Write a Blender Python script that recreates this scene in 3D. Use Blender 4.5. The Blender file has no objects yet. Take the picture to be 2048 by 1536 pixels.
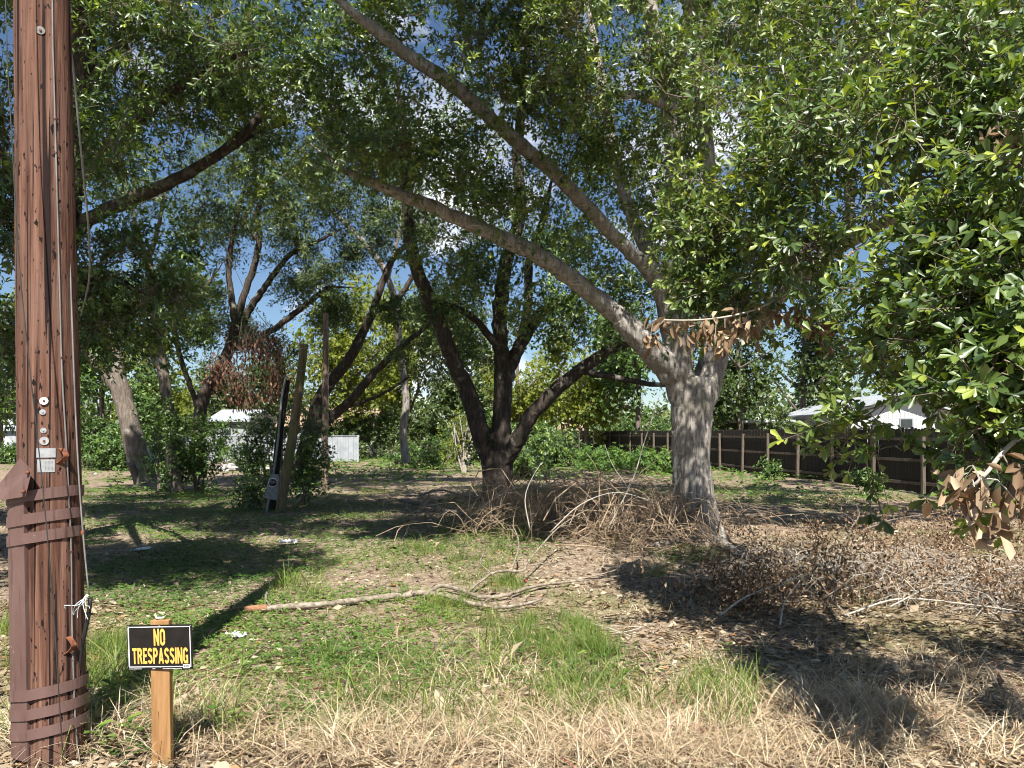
import bpy, bmesh, math, random
import numpy as np
from mathutils import Vector, noise
R = math.radians
rng = np.random.default_rng(7)
random.seed(7)
scene = bpy.context.scene
col = scene.collection

# ------------------------------------------------------------------ camera
CAMZ, FPX, HOR = 1.75, 1538.0, 866.0
cam_d = bpy.data.cameras.new('camera')
cam_d.sensor_width = 36.0
cam_d.lens = 36.0 * FPX / 2048.0
cam_d.shift_y = (HOR - 768.0) / 2048.0
cam_d.clip_start, cam_d.clip_end = 0.05, 3000
cam = bpy.data.objects.new('camera', cam_d)
cam.location = (0, 0, CAMZ)
cam.rotation_euler = (R(90), 0, 0)
col.objects.link(cam)
scene.camera = cam

def P(px, py, Y):
    """point of the place seen at photo pixel (px, py) at distance Y"""
    return np.array([(px - 1024.0) / FPX * Y, Y, CAMZ + (HOR - py) / FPX * Y])

# ------------------------------------------------------------------ sky and sun
SUN_ELEV, SUN_SIDE = R(54), R(3)
world = bpy.data.worlds.new('World')
scene.world = world
world.use_nodes = True
wn, wl = world.node_tree.nodes, world.node_tree.links
wn.clear()
w_out = wn.new('ShaderNodeOutputWorld')
w_bg = wn.new('ShaderNodeBackground')
w_bg.inputs['Strength'].default_value = 0.05
sky = wn.new('ShaderNodeTexSky')
sky.sky_type = 'NISHITA'
sky.sun_disc = False
sky.sun_elevation = SUN_ELEV
sky.sun_rotation = R(180) - SUN_SIDE
sky.air_density, sky.dust_density, sky.ozone_density = 1.0, 0.0, 5.0
tc = wn.new('ShaderNodeTexCoord')
wmap = wn.new('ShaderNodeMapping')
wmap.inputs['Scale'].default_value = (2.4, 2.4, 4.6)
wmap.inputs['Location'].default_value = (0.35, 0.8, 0.15)
cn = wn.new('ShaderNodeTexNoise')
cn.inputs['Scale'].default_value = 1.5
cn.inputs['Detail'].default_value = 9
cn.inputs['Roughness'].default_value = 0.58
cr = wn.new('ShaderNodeValToRGB')
cr.color_ramp.elements[0].position = 0.56
cr.color_ramp.elements[1].position = 0.68
wmix = wn.new('ShaderNodeMixRGB')
wmix.inputs['Color2'].default_value = (12.5, 12.8, 13.4, 1)
wl.new(tc.outputs['Generated'], wmap.inputs['Vector'])
wl.new(wmap.outputs['Vector'], cn.inputs['Vector'])
wl.new(cn.outputs['Fac'], cr.inputs['Fac'])
wl.new(cr.outputs['Color'], wmix.inputs['Fac'])
wl.new(sky.outputs['Color'], wmix.inputs['Color1'])
wl.new(wmix.outputs['Color'], w_bg.inputs['Color'])
wl.new(w_bg.outputs['Background'], w_out.inputs['Surface'])

sun_d = bpy.data.lights.new('sun', 'SUN')
sun_d.energy = 5.0
sun_d.angle = R(0.53)
sun_d.color = (1.0, 0.955, 0.87)
sun = bpy.data.objects.new('sun', sun_d)
ldir = Vector((-math.sin(SUN_SIDE) * math.cos(SUN_ELEV), math.cos(SUN_SIDE) * math.cos(SUN_ELEV), -math.sin(SUN_ELEV)))
sun.rotation_euler = ldir.to_track_quat('-Z', 'Y').to_euler()
sun.location = (0, -10, 20)
col.objects.link(sun)

vs = scene.view_settings
vs.view_transform = 'Standard'
vs.look = 'None'
vs.exposure = 1.15
vs.gamma = 1.0
vs.use_curve_mapping = False
scene.cycles.max_bounces = 4
scene.cycles.diffuse_bounces = 1
scene.cycles.glossy_bounces = 2
scene.cycles.transmission_bounces = 2
scene.cycles.transparent_max_bounces = 4
scene.cycles.use_denoising = True
scene.cycles.filter_width = 1.05
scene.cycles.use_adaptive_sampling = True
scene.cycles.adaptive_threshold = 0.03

# ------------------------------------------------------------------ materials
def new_mat(name):
    m = bpy.data.materials.new(name)
    m.use_nodes = True
    n = m.node_tree.nodes
    n.clear()
    return m, n, m.node_tree.links

def srgb(c):
    def f(v):
        v /= 255.0
        return v / 12.92 if v <= 0.04045 else ((v + 0.055) / 1.055) ** 2.4
    return (f(c[0]), f(c[1]), f(c[2]), 1)

def ramp(n, stops):
    r = n.new('ShaderNodeValToRGB')
    e = r.color_ramp.elements
    while len(e) < len(stops):
        e.new(0.5)
    for i, (p, c) in enumerate(stops):
        e[i].position = p
        e[i].color = c if len(c) == 4 else (*c, 1)
    return r

def tint_mat(name, stops, rough=0.5, spec=0.5, transl=0.0, tcol=None, attr='tint'):
    """per-leaf colour from the mesh attribute 'tint'"""
    m, n, l = new_mat(name)
    out = n.new('ShaderNodeOutputMaterial')
    a = n.new('ShaderNodeAttribute')
    a.attribute_name = attr
    r = ramp(n, stops)
    l.new(a.outputs['Fac'], r.inputs['Fac'])
    b = n.new('ShaderNodeBsdfPrincipled')
    b.inputs['Roughness'].default_value = rough
    b.inputs['Specular IOR Level'].default_value = spec
    l.new(r.outputs['Color'], b.inputs['Base Color'])
    if transl > 0:
        t = n.new('ShaderNodeBsdfTranslucent')
        mx = n.new('ShaderNodeMixRGB')
        mx.blend_type = 'MULTIPLY'
        mx.inputs['Fac'].default_value = 1.0
        mx.inputs['Color2'].default_value = (*(tcol or (1.7, 1.6, 0.6)), 1)
        l.new(r.outputs['Color'], mx.inputs['Color1'])
        l.new(mx.outputs['Color'], t.inputs['Color'])
        ms = n.new('ShaderNodeMixShader')
        ms.inputs['Fac'].default_value = transl
        l.new(b.outputs['BSDF'], ms.inputs[1])
        l.new(t.outputs['BSDF'], ms.inputs[2])
        l.new(ms.outputs['Shader'], out.inputs['Surface'])
    else:
        l.new(b.outputs['BSDF'], out.inputs['Surface'])
    return m

def noise_mat(name, stops, scale=(1, 1, 1), nscale=6, detail=6, rough=0.85, spec=0.2, bump=0.3, bdist=0.02,
              second=None, metallic=0.0, coord='Object', layers=None):
    """two-layer noise colour + bump; second = (scale vec, noise scale, colour, lo, hi) spots over it"""
    m, n, l = new_mat(name)
    out = n.new('ShaderNodeOutputMaterial')
    b = n.new('ShaderNodeBsdfPrincipled')
    b.inputs['Roughness'].default_value = rough
    b.inputs['Specular IOR Level'].default_value = spec
    b.inputs['Metallic'].default_value = metallic
    t = n.new('ShaderNodeTexCoord')
    mp = n.new('ShaderNodeMapping')
    mp.inputs['Scale'].default_value = scale
    l.new(t.outputs[coord], mp.inputs['Vector'])
    nz = n.new('ShaderNodeTexNoise')
    nz.inputs['Scale'].default_value = nscale
    nz.inputs['Detail'].default_value = detail
    nz.inputs['Roughness'].default_value = 0.62
    l.new(mp.outputs['Vector'], nz.inputs['Vector'])
    r = ramp(n, stops)
    l.new(nz.outputs['Fac'], r.inputs['Fac'])
    c = r.outputs['Color']
    hgt = nz.outputs['Fac']
    for s in ([second] if second else []) + (layers or []):
        sc_, ns, colr, lo, hi = s
        mp2 = n.new('ShaderNodeMapping')
        mp2.inputs['Scale'].default_value = sc_
        l.new(t.outputs[coord], mp2.inputs['Vector'])
        n2 = n.new('ShaderNodeTexNoise')
        n2.inputs['Scale'].default_value = ns
        n2.inputs['Detail'].default_value = 5
        l.new(mp2.outputs['Vector'], n2.inputs['Vector'])
        r2 = ramp(n, [(lo, (0, 0, 0)), (hi, (1, 1, 1))])
        l.new(n2.outputs['Fac'], r2.inputs['Fac'])
        mx = n.new('ShaderNodeMixRGB')
        mx.inputs['Color2'].default_value = (*colr, 1)
        l.new(r2.outputs['Color'], mx.inputs['Fac'])
        l.new(c, mx.inputs['Color1'])
        c = mx.outputs['Color']
    l.new(c, b.inputs['Base Color'])
    if bump > 0:
        bp = n.new('ShaderNodeBump')
        bp.inputs['Strength'].default_value = bump
        bp.inputs['Distance'].default_value = bdist
        l.new(hgt, bp.inputs['Height'])
        l.new(bp.outputs['Normal'], b.inputs['Normal'])
    l.new(b.outputs['BSDF'], out.inputs['Surface'])
    return m

M = {}
# leaves: dark glossy oak green to yellow-green new growth
M['oak_leaf'] = tint_mat('oak_leaf', [(0.0, (0.028, 0.058, 0.016)), (0.45, (0.080, 0.138, 0.030)), (0.75, (0.170, 0.235, 0.048)), (1.0, (0.34, 0.40, 0.055))], 0.42, 0.8, 0.30, (1.6, 1.5, 0.45))
M['oak_leaf_b'] = tint_mat('oak_leaf_b', [(0.0, (0.022, 0.050, 0.014)), (0.45, (0.060, 0.115, 0.026)), (0.78, (0.140, 0.215, 0.042)), (1.0, (0.30, 0.39, 0.055))], 0.42, 0.8, 0.30, (1.6, 1.5, 0.45))
M['fine_leaf'] = tint_mat('fine_leaf', [(0.0, (0.028, 0.050, 0.013)), (0.6, (0.068, 0.108, 0.025)), (1.0, (0.15, 0.195, 0.045))], 0.45, 0.6, 0.30)
M['yellow_leaf'] = tint_mat('yellow_leaf', [(0.0, (0.08, 0.11, 0.018)), (0.5, (0.16, 0.195, 0.03)), (1.0, (0.26, 0.27, 0.045))], 0.5, 0.3, 0.40, (1.5, 1.5, 0.6))
M['bush_leaf'] = tint_mat('bush_leaf', [(0.0, (0.030, 0.062, 0.016)), (0.5, (0.068, 0.130, 0.028)), (1.0, (0.15, 0.235, 0.045))], 0.45, 0.6, 0.28)
M['dead_leaf'] = tint_mat('dead_leaf', [(0.0, (0.075, 0.045, 0.026)), (0.45, (0.18, 0.115, 0.066)), (0.75, (0.31, 0.215, 0.13)), (1.0, (0.46, 0.36, 0.25))], 0.6, 0.3, 0.15, (1.2, 0.9, 0.6))
M['hang_leaf'] = tint_mat('hang_leaf', [(0.0, (0.06, 0.028, 0.018)), (0.6, (0.13, 0.065, 0.04)), (1.0, (0.25, 0.13, 0.08))], 0.6, 0.3, 0.15, (1.2, 0.9, 0.6))
M['litter'] = tint_mat('litter', [(0.0, (0.075, 0.050, 0.032)), (0.3, (0.18, 0.128, 0.082)), (0.65, (0.34, 0.265, 0.178)), (0.93, (0.50, 0.43, 0.32)), (1.0, (0.34, 0.17, 0.07))], 0.6, 0.3, 0.0)
M['clover'] = tint_mat('clover', [(0.0, (0.04, 0.09, 0.022)), (0.5, (0.085, 0.165, 0.035)), (1.0, (0.19, 0.27, 0.06))], 0.5, 0.3, 0.3)
M['grass'] = tint_mat('grass', [(0.0, (0.07, 0.13, 0.025)), (0.5, (0.15, 0.22, 0.045)), (0.8, (0.26, 0.31, 0.08)), (1.0, (0.42, 0.37, 0.17))], 0.5, 0.3, 0.3)
M['straw'] = tint_mat('straw', [(0.0, (0.32, 0.22, 0.13)), (0.5, (0.55, 0.435, 0.285)), (0.9, (0.72, 0.63, 0.47)), (1.0, (0.36, 0.13, 0.11))], 0.55, 0.3, 0.15, (1.1, 1.0, 0.7))
M['twig'] = noise_mat('twig', [(0.3, (0.10, 0.08, 0.06)), (0.7, (0.24, 0.20, 0.16))], nscale=9, bump=0)
M['dead_twig'] = noise_mat('dead_twig', [(0.3, (0.22, 0.145, 0.09)), (0.7, (0.46, 0.36, 0.25))], nscale=5, bump=0)
M['pale_twig'] = noise_mat('pale_twig', [(0.3, (0.32, 0.28, 0.23)), (0.7, (0.52, 0.48, 0.42))], nscale=7, bump=0.2)
M['bark_pale'] = noise_mat('bark_pale', [(0.30, (0.13, 0.11, 0.095)), (0.46, (0.25, 0.225, 0.20)), (0.60, (0.35, 0.325, 0.295)), (0.78, (0.46, 0.435, 0.40))],
                           (4.5, 4.5, 1.0), 3.4, 12, 0.9, 0.15, 1.0, 0.03,
                           layers=[((16, 16, 1.6), 3.0, (0.12, 0.095, 0.075), 0.54, 0.66), ((1, 1, 1), 2.2, (0.19, 0.18, 0.13), 0.55, 0.72),
                                   ((1.5, 1.5, 22), 2.0, (0.40, 0.38, 0.35), 0.62, 0.72)])
M['bark_dark'] = noise_mat('bark_dark', [(0.3, (0.030, 0.024, 0.020)), (0.55, (0.072, 0.058, 0.048)), (0.8, (0.15, 0.128, 0.108))],
                           (4, 4, 0.8), 5.0, 9, 0.9, 0.15, 1.0, 0.04, second=((1, 1, 1), 4.0, (0.19, 0.18, 0.15), 0.58, 0.7))
M['bark_mid'] = noise_mat('bark_mid', [(0.3, (0.08, 0.065, 0.052)), (0.55, (0.17, 0.14, 0.115)), (0.8, (0.30, 0.26, 0.22))],
                          (3, 3, 0.7), 5.0, 9, 0.9, 0.15, 0.9, 0.03, second=((1, 1, 1), 3.0, (0.26, 0.245, 0.21), 0.56, 0.7))

# ------------------------------------------------------------------ mesh helpers
def link(o, parent=None):
    col.objects.link(o)
    if parent is not None:
        o.parent = parent
    return o

def tag(o, label=None, cat=None, group=None, kind=None):
    if label: o['label'] = label
    if cat: o['category'] = cat
    if group: o['group'] = group
    if kind: o['kind'] = kind
    return o

def empty(name, loc=(0, 0, 0)):
    o = bpy.data.objects.new(name, None)
    o.location = tuple(float(v) for v in loc)
    o.empty_display_size = 0.2
    return link(o)

def np_mesh(name, V, F, tint=None, smooth=False):
    """V (n,3), F (m,k) with one k, tint (n,)"""
    V = np.ascontiguousarray(V, dtype=np.float32)
    F = np.ascontiguousarray(F, dtype=np.int32)
    me = bpy.data.meshes.new(name)
    m, k = F.shape
    me.vertices.add(len(V))
    me.vertices.foreach_set('co', V.ravel())
    me.loops.add(m * k)
    me.loops.foreach_set('vertex_index', F.ravel())
    me.polygons.add(m)
    me.polygons.foreach_set('loop_start', np.arange(0, m * k, k, dtype=np.int32))
    me.polygons.foreach_set('loop_total', np.full(m, k, dtype=np.int32))
    if smooth:
        me.polygons.foreach_set('use_smooth', np.ones(m, dtype=bool))
    if tint is not None:
        a = me.attributes.new('tint', 'FLOAT', 'POINT')
        a.data.foreach_set('value', np.ascontiguousarray(tint, dtype=np.float32))
    me.update(calc_edges=True)
    return me

def obj(name, me, mat, parent=None, rel=None, kind=None):
    """mesh given in world coordinates; when parented to an empty at rel it is moved into its frame"""
    if rel is not None:
        me.transform(__import__('mathutils').Matrix.Translation(-Vector([float(v) for v in rel])))
    o = bpy.data.objects.new(name, me)
    if mat is not None:
        me.materials.append(mat)
    link(o, parent)
    if kind: o['kind'] = kind
    return o

class MB:
    """collects boxes, prisms and tubes into one mesh"""
    def __init__(s):
        s.v, s.f = [], []
    def add(s, v, f):
        b = len(s.v)
        s.v += [tuple(float(c) for c in x) for x in v]
        s.f += [tuple(i + b for i in q) for q in f]
        return s
    def box(s, lo, hi, bev=0.0):
        x0, y0, z0 = lo; x1, y1, z1 = hi
        return s.add([(x0, y0, z0), (x1, y0, z0), (x1, y1, z0), (x0, y1, z0), (x0, y0, z1), (x1, y0, z1), (x1, y1, z1), (x0, y1, z1)],
                     [(3, 2, 1, 0), (4, 5, 6, 7), (0, 1, 5, 4), (1, 2, 6, 5), (2, 3, 7, 6), (3, 0, 4, 7)])
    def prism(s, poly, off):
        """polygon of 3-D points extruded by off"""
        n = len(poly)
        off = np.array(off)
        a = [np.array(p) for p in poly]
        b = [p + off for p in a]
        return s.add(a + b, [tuple(range(n - 1, -1, -1)), tuple(range(n, 2 * n))] + [(i, (i + 1) % n, n + (i + 1) % n, n + i) for i in range(n)])
    def tube(s, pts, rad, seg=8):
        v, f = tube_np(pts, rad, seg)
        s.add(v, [tuple(q) for q in f])
        n = len(pts)
        b = len(s.v) - n * seg
        s.f.append(tuple(b + i for i in range(seg - 1, -1, -1)))
        s.f.append(tuple(b + (n - 1) * seg + i for i in range(seg)))
        return s
    def mesh(s, name, smooth=False, bevel=0.0, bseg=2):
        me = bpy.data.meshes.new(name)
        me.from_pydata(s.v, [], s.f)
        if bevel > 0:
            bm = bmesh.new(); bm.from_mesh(me)
            bmesh.ops.bevel(bm, geom=[e for e in bm.edges if len(e.link_faces) == 2 and e.calc_face_angle(0) > 0.5], offset=bevel, segments=bseg, affect='EDGES', profile=0.5)
            bm.to_mesh(me); bm.free()
        if smooth:
            for p in me.polygons: p.use_smooth = True
        me.update()
        return me

def unit(a):
    return a / np.maximum(np.linalg.norm(a, axis=-1, keepdims=True), 1e-9)

def catmull(pts, step=0.12):
    """pts (n, 3+extra) -> smooth resampled"""
    pts = np.array(pts, float)
    if len(pts) < 3:
        n = max(2, int(np.linalg.norm(pts[1, :3] - pts[0, :3]) / step) + 1)
        t = np.linspace(0, 1, n)[:, None]
        return pts[0] * (1 - t) + pts[1] * t
    Q = np.vstack([2 * pts[0] - pts[1], pts, 2 * pts[-1] - pts[-2]])
    out = []
    for i in range(1, len(Q) - 2):
        n = max(2, int(np.linalg.norm(Q[i + 1, :3] - Q[i, :3]) / step))
        t = np.linspace(0, 1, n, endpoint=False)[:, None]
        a, b, c, d = Q[i - 1], Q[i], Q[i + 1], Q[i + 2]
        out.append(0.5 * ((2 * b) + (c - a) * t + (2 * a - 5 * b + 4 * c - d) * t ** 2 + (3 * b - a - 3 * c + d) * t ** 3))
    out.append(Q[-2][None])
    return np.vstack(out)

def frames(T):
    ref = np.where(np.abs(T[:, 2:3]) > 0.9, np.array([[0, 1.0, 0]]), np.array([[0, 0, 1.0]]))
    if np.mean(np.abs(T[:, 2])) > 0.6:
        ref = np.repeat([[0, 1.0, 0]], len(T), 0)
    elif np.mean(np.abs(T[:, 2])) <= 0.6:
        ref = np.repeat([[0, 0.2, 1.0]], len(T), 0)
    U = unit(np.cross(T, ref))
    return U, np.cross(U, T)

def tube_np(pts, rad, seg=8, wob=0.0, seed=0, lobes=None):
    pts = np.array(pts, float)
    rad = np.array(rad, float) * np.ones(len(pts))
    T = unit(np.gradient(pts, axis=0))
    U, W = frames(T)
    a = np.linspace(0, 2 * np.pi, seg, endpoint=False)
    rr = np.repeat(rad[:, None], seg, 1)
    if wob > 0:
        for i in range(len(pts)):
            for j in range(seg):
                q = (pts[i][0] * 1.3 + math.cos(a[j]) * 0.9 + seed, pts[i][1] * 1.3 + math.sin(a[j]) * 0.9, pts[i][2] * 1.6)
                rr[i, j] *= 1 + wob * noise.noise(q) + wob * 0.5 * noise.noise((q[0] * 3.1, q[1] * 3.1, q[2] * 3.1))
    if lobes is not None:
        rr = rr * lobes(pts, a)
    V = pts[:, None, :] + rr[:, :, None] * (np.cos(a)[None, :, None] * U[:, None, :] + np.sin(a)[None, :, None] * W[:, None, :])
    i = np.arange(len(pts) - 1)[:, None] * seg
    j = np.arange(seg)[None, :]
    j2 = (j + 1) % seg
    F = np.stack([i + j, i + j2, i + seg + j2, i + seg + j], -1).reshape(-1, 4)
    return V.reshape(-1, 3), F

def tubes_uniform(Pn, Rn, seg=3):
    """Pn (n,k,3), Rn (n,k): many thin tubes at once"""
    n, k, _ = Pn.shape
    T = unit(np.gradient(Pn, axis=1))
    ref = np.where(np.abs(T[..., 2:3]) > 0.9, np.array([0, 1.0, 0]), np.array([0, 0, 1.0]))
    U = unit(np.cross(T, ref)); W = np.cross(U, T)
    a = np.linspace(0, 2 * np.pi, seg, endpoint=False)
    V = Pn[:, :, None, :] + Rn[:, :, None, None] * (np.cos(a)[:, None] * U[:, :, None, :] + np.sin(a)[:, None] * W[:, :, None, :])
    base = (np.arange(n) * k * seg)[:, None, None]
    i = (np.arange(k - 1) * seg)[None, :, None]
    j = np.arange(seg)[None, None, :]
    j2 = (j + 1) % seg
    F = np.stack([base + i + j, base + i + j2, base + i + seg + j2, base + i + seg + j], -1).reshape(-1, 4)
    return V.reshape(-1, 3), F

# leaf outlines: (along, across, up)
LEAF7 = (np.array([(0, 0, 0), (.55, 0, -.05), (1, 0, -.10), (.34, .26, .04), (.76, .5, .02), (.34, -.26, .04), (.76, -.5, .02)]),
         np.array([(0, 1, 3), (3, 1, 4), (4, 1, 2), (0, 5, 1), (5, 6, 1), (6, 2, 1)]))
LEAF4 = (np.array([(0, 0, -.03), (.58, .5, .06), (1, 0, -.08), (.58, -.5, .06)]), np.array([(0, 2, 1), (0, 3, 2)]))
OVAL4 = (np.array([(0, 0, -.02), (.45, .5, .05), (1, 0, -.1), (.45, -.5, .05)]), np.array([(0, 2, 1), (0, 3, 2)]))
CURL = (np.array([(0, 0, 0), (.33, .42, .18), (.75, .4, .22), (1, 0, .05), (.75, -.4, .16), (.33, -.42, .2), (.5, 0, -.02)]),
        np.array([(0, 6, 1), (1, 6, 2), (2, 6, 3), (3, 6, 4), (4, 6, 5), (5, 6, 0)]))

def leaves_np(O, A, N, L, Wd, tmpl):
    T, F = tmpl
    A = unit(A)
    N = unit(N - (N * A).sum(1, keepdims=True) * A)
    B = np.cross(N, A)
    V = (O[:, None, :] + L[:, None, None] * (T[None, :, 0:1] * A[:, None, :] + T[None, :, 2:3] * N[:, None, :])
         + (Wd[:, None, None] * T[None, :, 1:2]) * B[:, None, :])
    k = len(T)
    Fs = (np.arange(len(O)) * k)[:, None, None] + F[None]
    return V.reshape(-1, 3), Fs.reshape(-1, F.shape[1])

def gz(x, y):
    """height of the ground"""
    x = np.asarray(x, float); y = np.asarray(y, float)
    f = np.clip((y - 2.5) / 4, 0, 1)
    return f * (0.035 * np.sin(x * 0.9 + 1.3) * np.cos(y * 0.55) + 0.03 * np.sin(x * 0.37 + y * 0.61)) * np.clip((70 - y) / 40, 0, 1)

def project(V):
    return 1024 + V[:, 0] / V[:, 1] * FPX, HOR - (V[:, 2] - CAMZ) / V[:, 1] * FPX

# ------------------------------------------------------------------ trees
def limb_pts(pxs):
    """[(px,py,Y,r)] -> smooth (n,4)"""
    return catmull([np.append(P(a, b, c), r) for a, b, c, r in pxs])

def grow(nodes, att, sd, step=0.35, sag=0.06):
    """join every cluster centre to the nearest piece of branch; returns twig paths (k points) and cluster directions"""
    r = np.random.default_rng(sd)
    nodes = np.array(nodes)
    d0 = np.array([np.min(((nodes - a) ** 2).sum(1)) for a in att])
    order = np.argsort(d0)
    buf = np.zeros((len(nodes) + len(att) * 6, 3)); n = len(nodes); buf[:n] = nodes
    K = 6
    paths, dirs, lens = [], np.zeros((len(att), 3)), []
    for i in order:
        a = att[i]
        dd = ((buf[:n] - a) ** 2).sum(1)
        s = buf[np.argmin(dd)]
        L = math.sqrt(dd.min())
        t = np.linspace(0, 1, K)[:, None]
        mid = r.normal(0, 0.10 * L, 3) + np.array([0, 0, sag * L * r.uniform(-.5, 2)])
        p = s * (1 - t) + a * t + mid * (4 * t * (1 - t)) + r.normal(0, 0.02 * L, (K, 3)) * (4 * t * (1 - t))
        paths.append(p); lens.append(L)
        dirs[i] = p[-1] - p[-2]
        m = K - 1
        buf[n:n + m] = p[1:]; n += m
    return np.array(paths), unit(dirs), np.array(lens)

def blob_points(blobs, r):
    out = []
    for bl in blobs:
        if bl[0] in ('w', 'n'):
            c = np.array(bl[1:4], float); rx, rz, ry, n = bl[4:]
        else:
            px, py, Y, rx, rz, ry, n = bl; c = P(px, py, Y)
        if bl[0] == 'w':
            d = unit(r.normal(0, 1, (n, 3))) * (r.uniform(0, 1, (n, 1)) ** 0.40)
        else:   # clumps with gaps between them
            kc = max(3, n // 6)
            cc = unit(r.normal(0, 1, (kc, 3))) * (r.uniform(0, 1, (kc, 1)) ** 0.36)
            d = cc[r.integers(0, kc, n)] + r.normal(0, .15, (n, 3))
        out.append(np.hstack([c + d * np.array([rx, ry, rz]), np.full((n, 1), 2.4 if bl[0] == 'w' else 1.0)]))  # unseen shade clusters get oversized leaves to block more sun
    return np.vstack(out)

def sprays(att, dirs, r, ns, k_along, k_tip, slen, leaf, width, up=0.25, spread=0.9, droop=0.0):
    """leaf origins/axes/normals/sizes for ns sprays at every cluster"""
    n = len(att)
    C = np.repeat(att, ns, 0)
    D = unit(np.repeat(dirs, ns, 0) * 0.55 + r.normal(0, 0.6, (n * ns, 3)) * spread + np.array([0, 0, up]))
    Ls = r.uniform(0.55, 1.25, n * ns) * slen
    S = C + r.normal(0, 0.06, (n * ns, 3)) * slen * 2
    k = k_along + k_tip
    t = np.concatenate([np.linspace(0.25, 0.92, k_along), np.full(k_tip, 1.0)])
    th = np.concatenate([np.full(k_along, 0.95), np.full(k_tip, 0.85)])
    m = n * ns
    bend = r.normal(0, 0.12, (m, 3)) - np.array([0, 0, 0.12 + droop])
    O = S[:, None] + (t[None, :, None] * Ls[:, None, None]) * D[:, None] + (t ** 2)[None, :, None] * bend[:, None] * Ls[:, None, None]
    ref = unit(np.cross(D, r.normal(0, 1, (m, 3))))
    ref2 = np.cross(D, ref)
    phi = r.uniform(0, 2 * np.pi, (m, 1)) + np.concatenate([np.arange(k_along) * 2.4, np.arange(k_tip) * 2 * np.pi / max(k_tip, 1)])[None] + r.normal(0, 0.25, (m, k))
    th = th[None] + r.normal(0, 0.22, (m, k))
    perp = np.cos(phi)[..., None] * ref[:, None] + np.sin(phi)[..., None] * ref2[:, None]
    A = np.cos(th)[..., None] * D[:, None] + np.sin(th)[..., None] * perp - np.array([0, 0, 0.15 + droop])
    N = D[:, None] * 0.5 + np.array([0, -0.42, 0.70]) - perp * 0.2 + r.normal(0, 0.36, (m, k, 3))
    L = leaf * r.uniform(0.5, 1.3, (m, k))
    W = L * width * r.uniform(0.85, 1.15, (m, k))
    tn = 0.5 * np.repeat(r.uniform(0, 1, n), ns)[:, None] + 0.5 * r.uniform(0, 1, (m, k))
    tn = np.clip(tn * 0.95 + 0.25 * (t[None] > 0.99) * (r.uniform(0, 1, (m, 1)) > 0.8), 0, 1)
    tw = np.stack([S, S + 0.5 * Ls[:, None] * D + 0.25 * bend * Ls[:, None], S + Ls[:, None] * D + bend * Ls[:, None]], 1)
    return (O.reshape(-1, 3), A.reshape(-1, 3), N.reshape(-1, 3), L.ravel(), W.ravel(), tn.ravel()), tw

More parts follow.
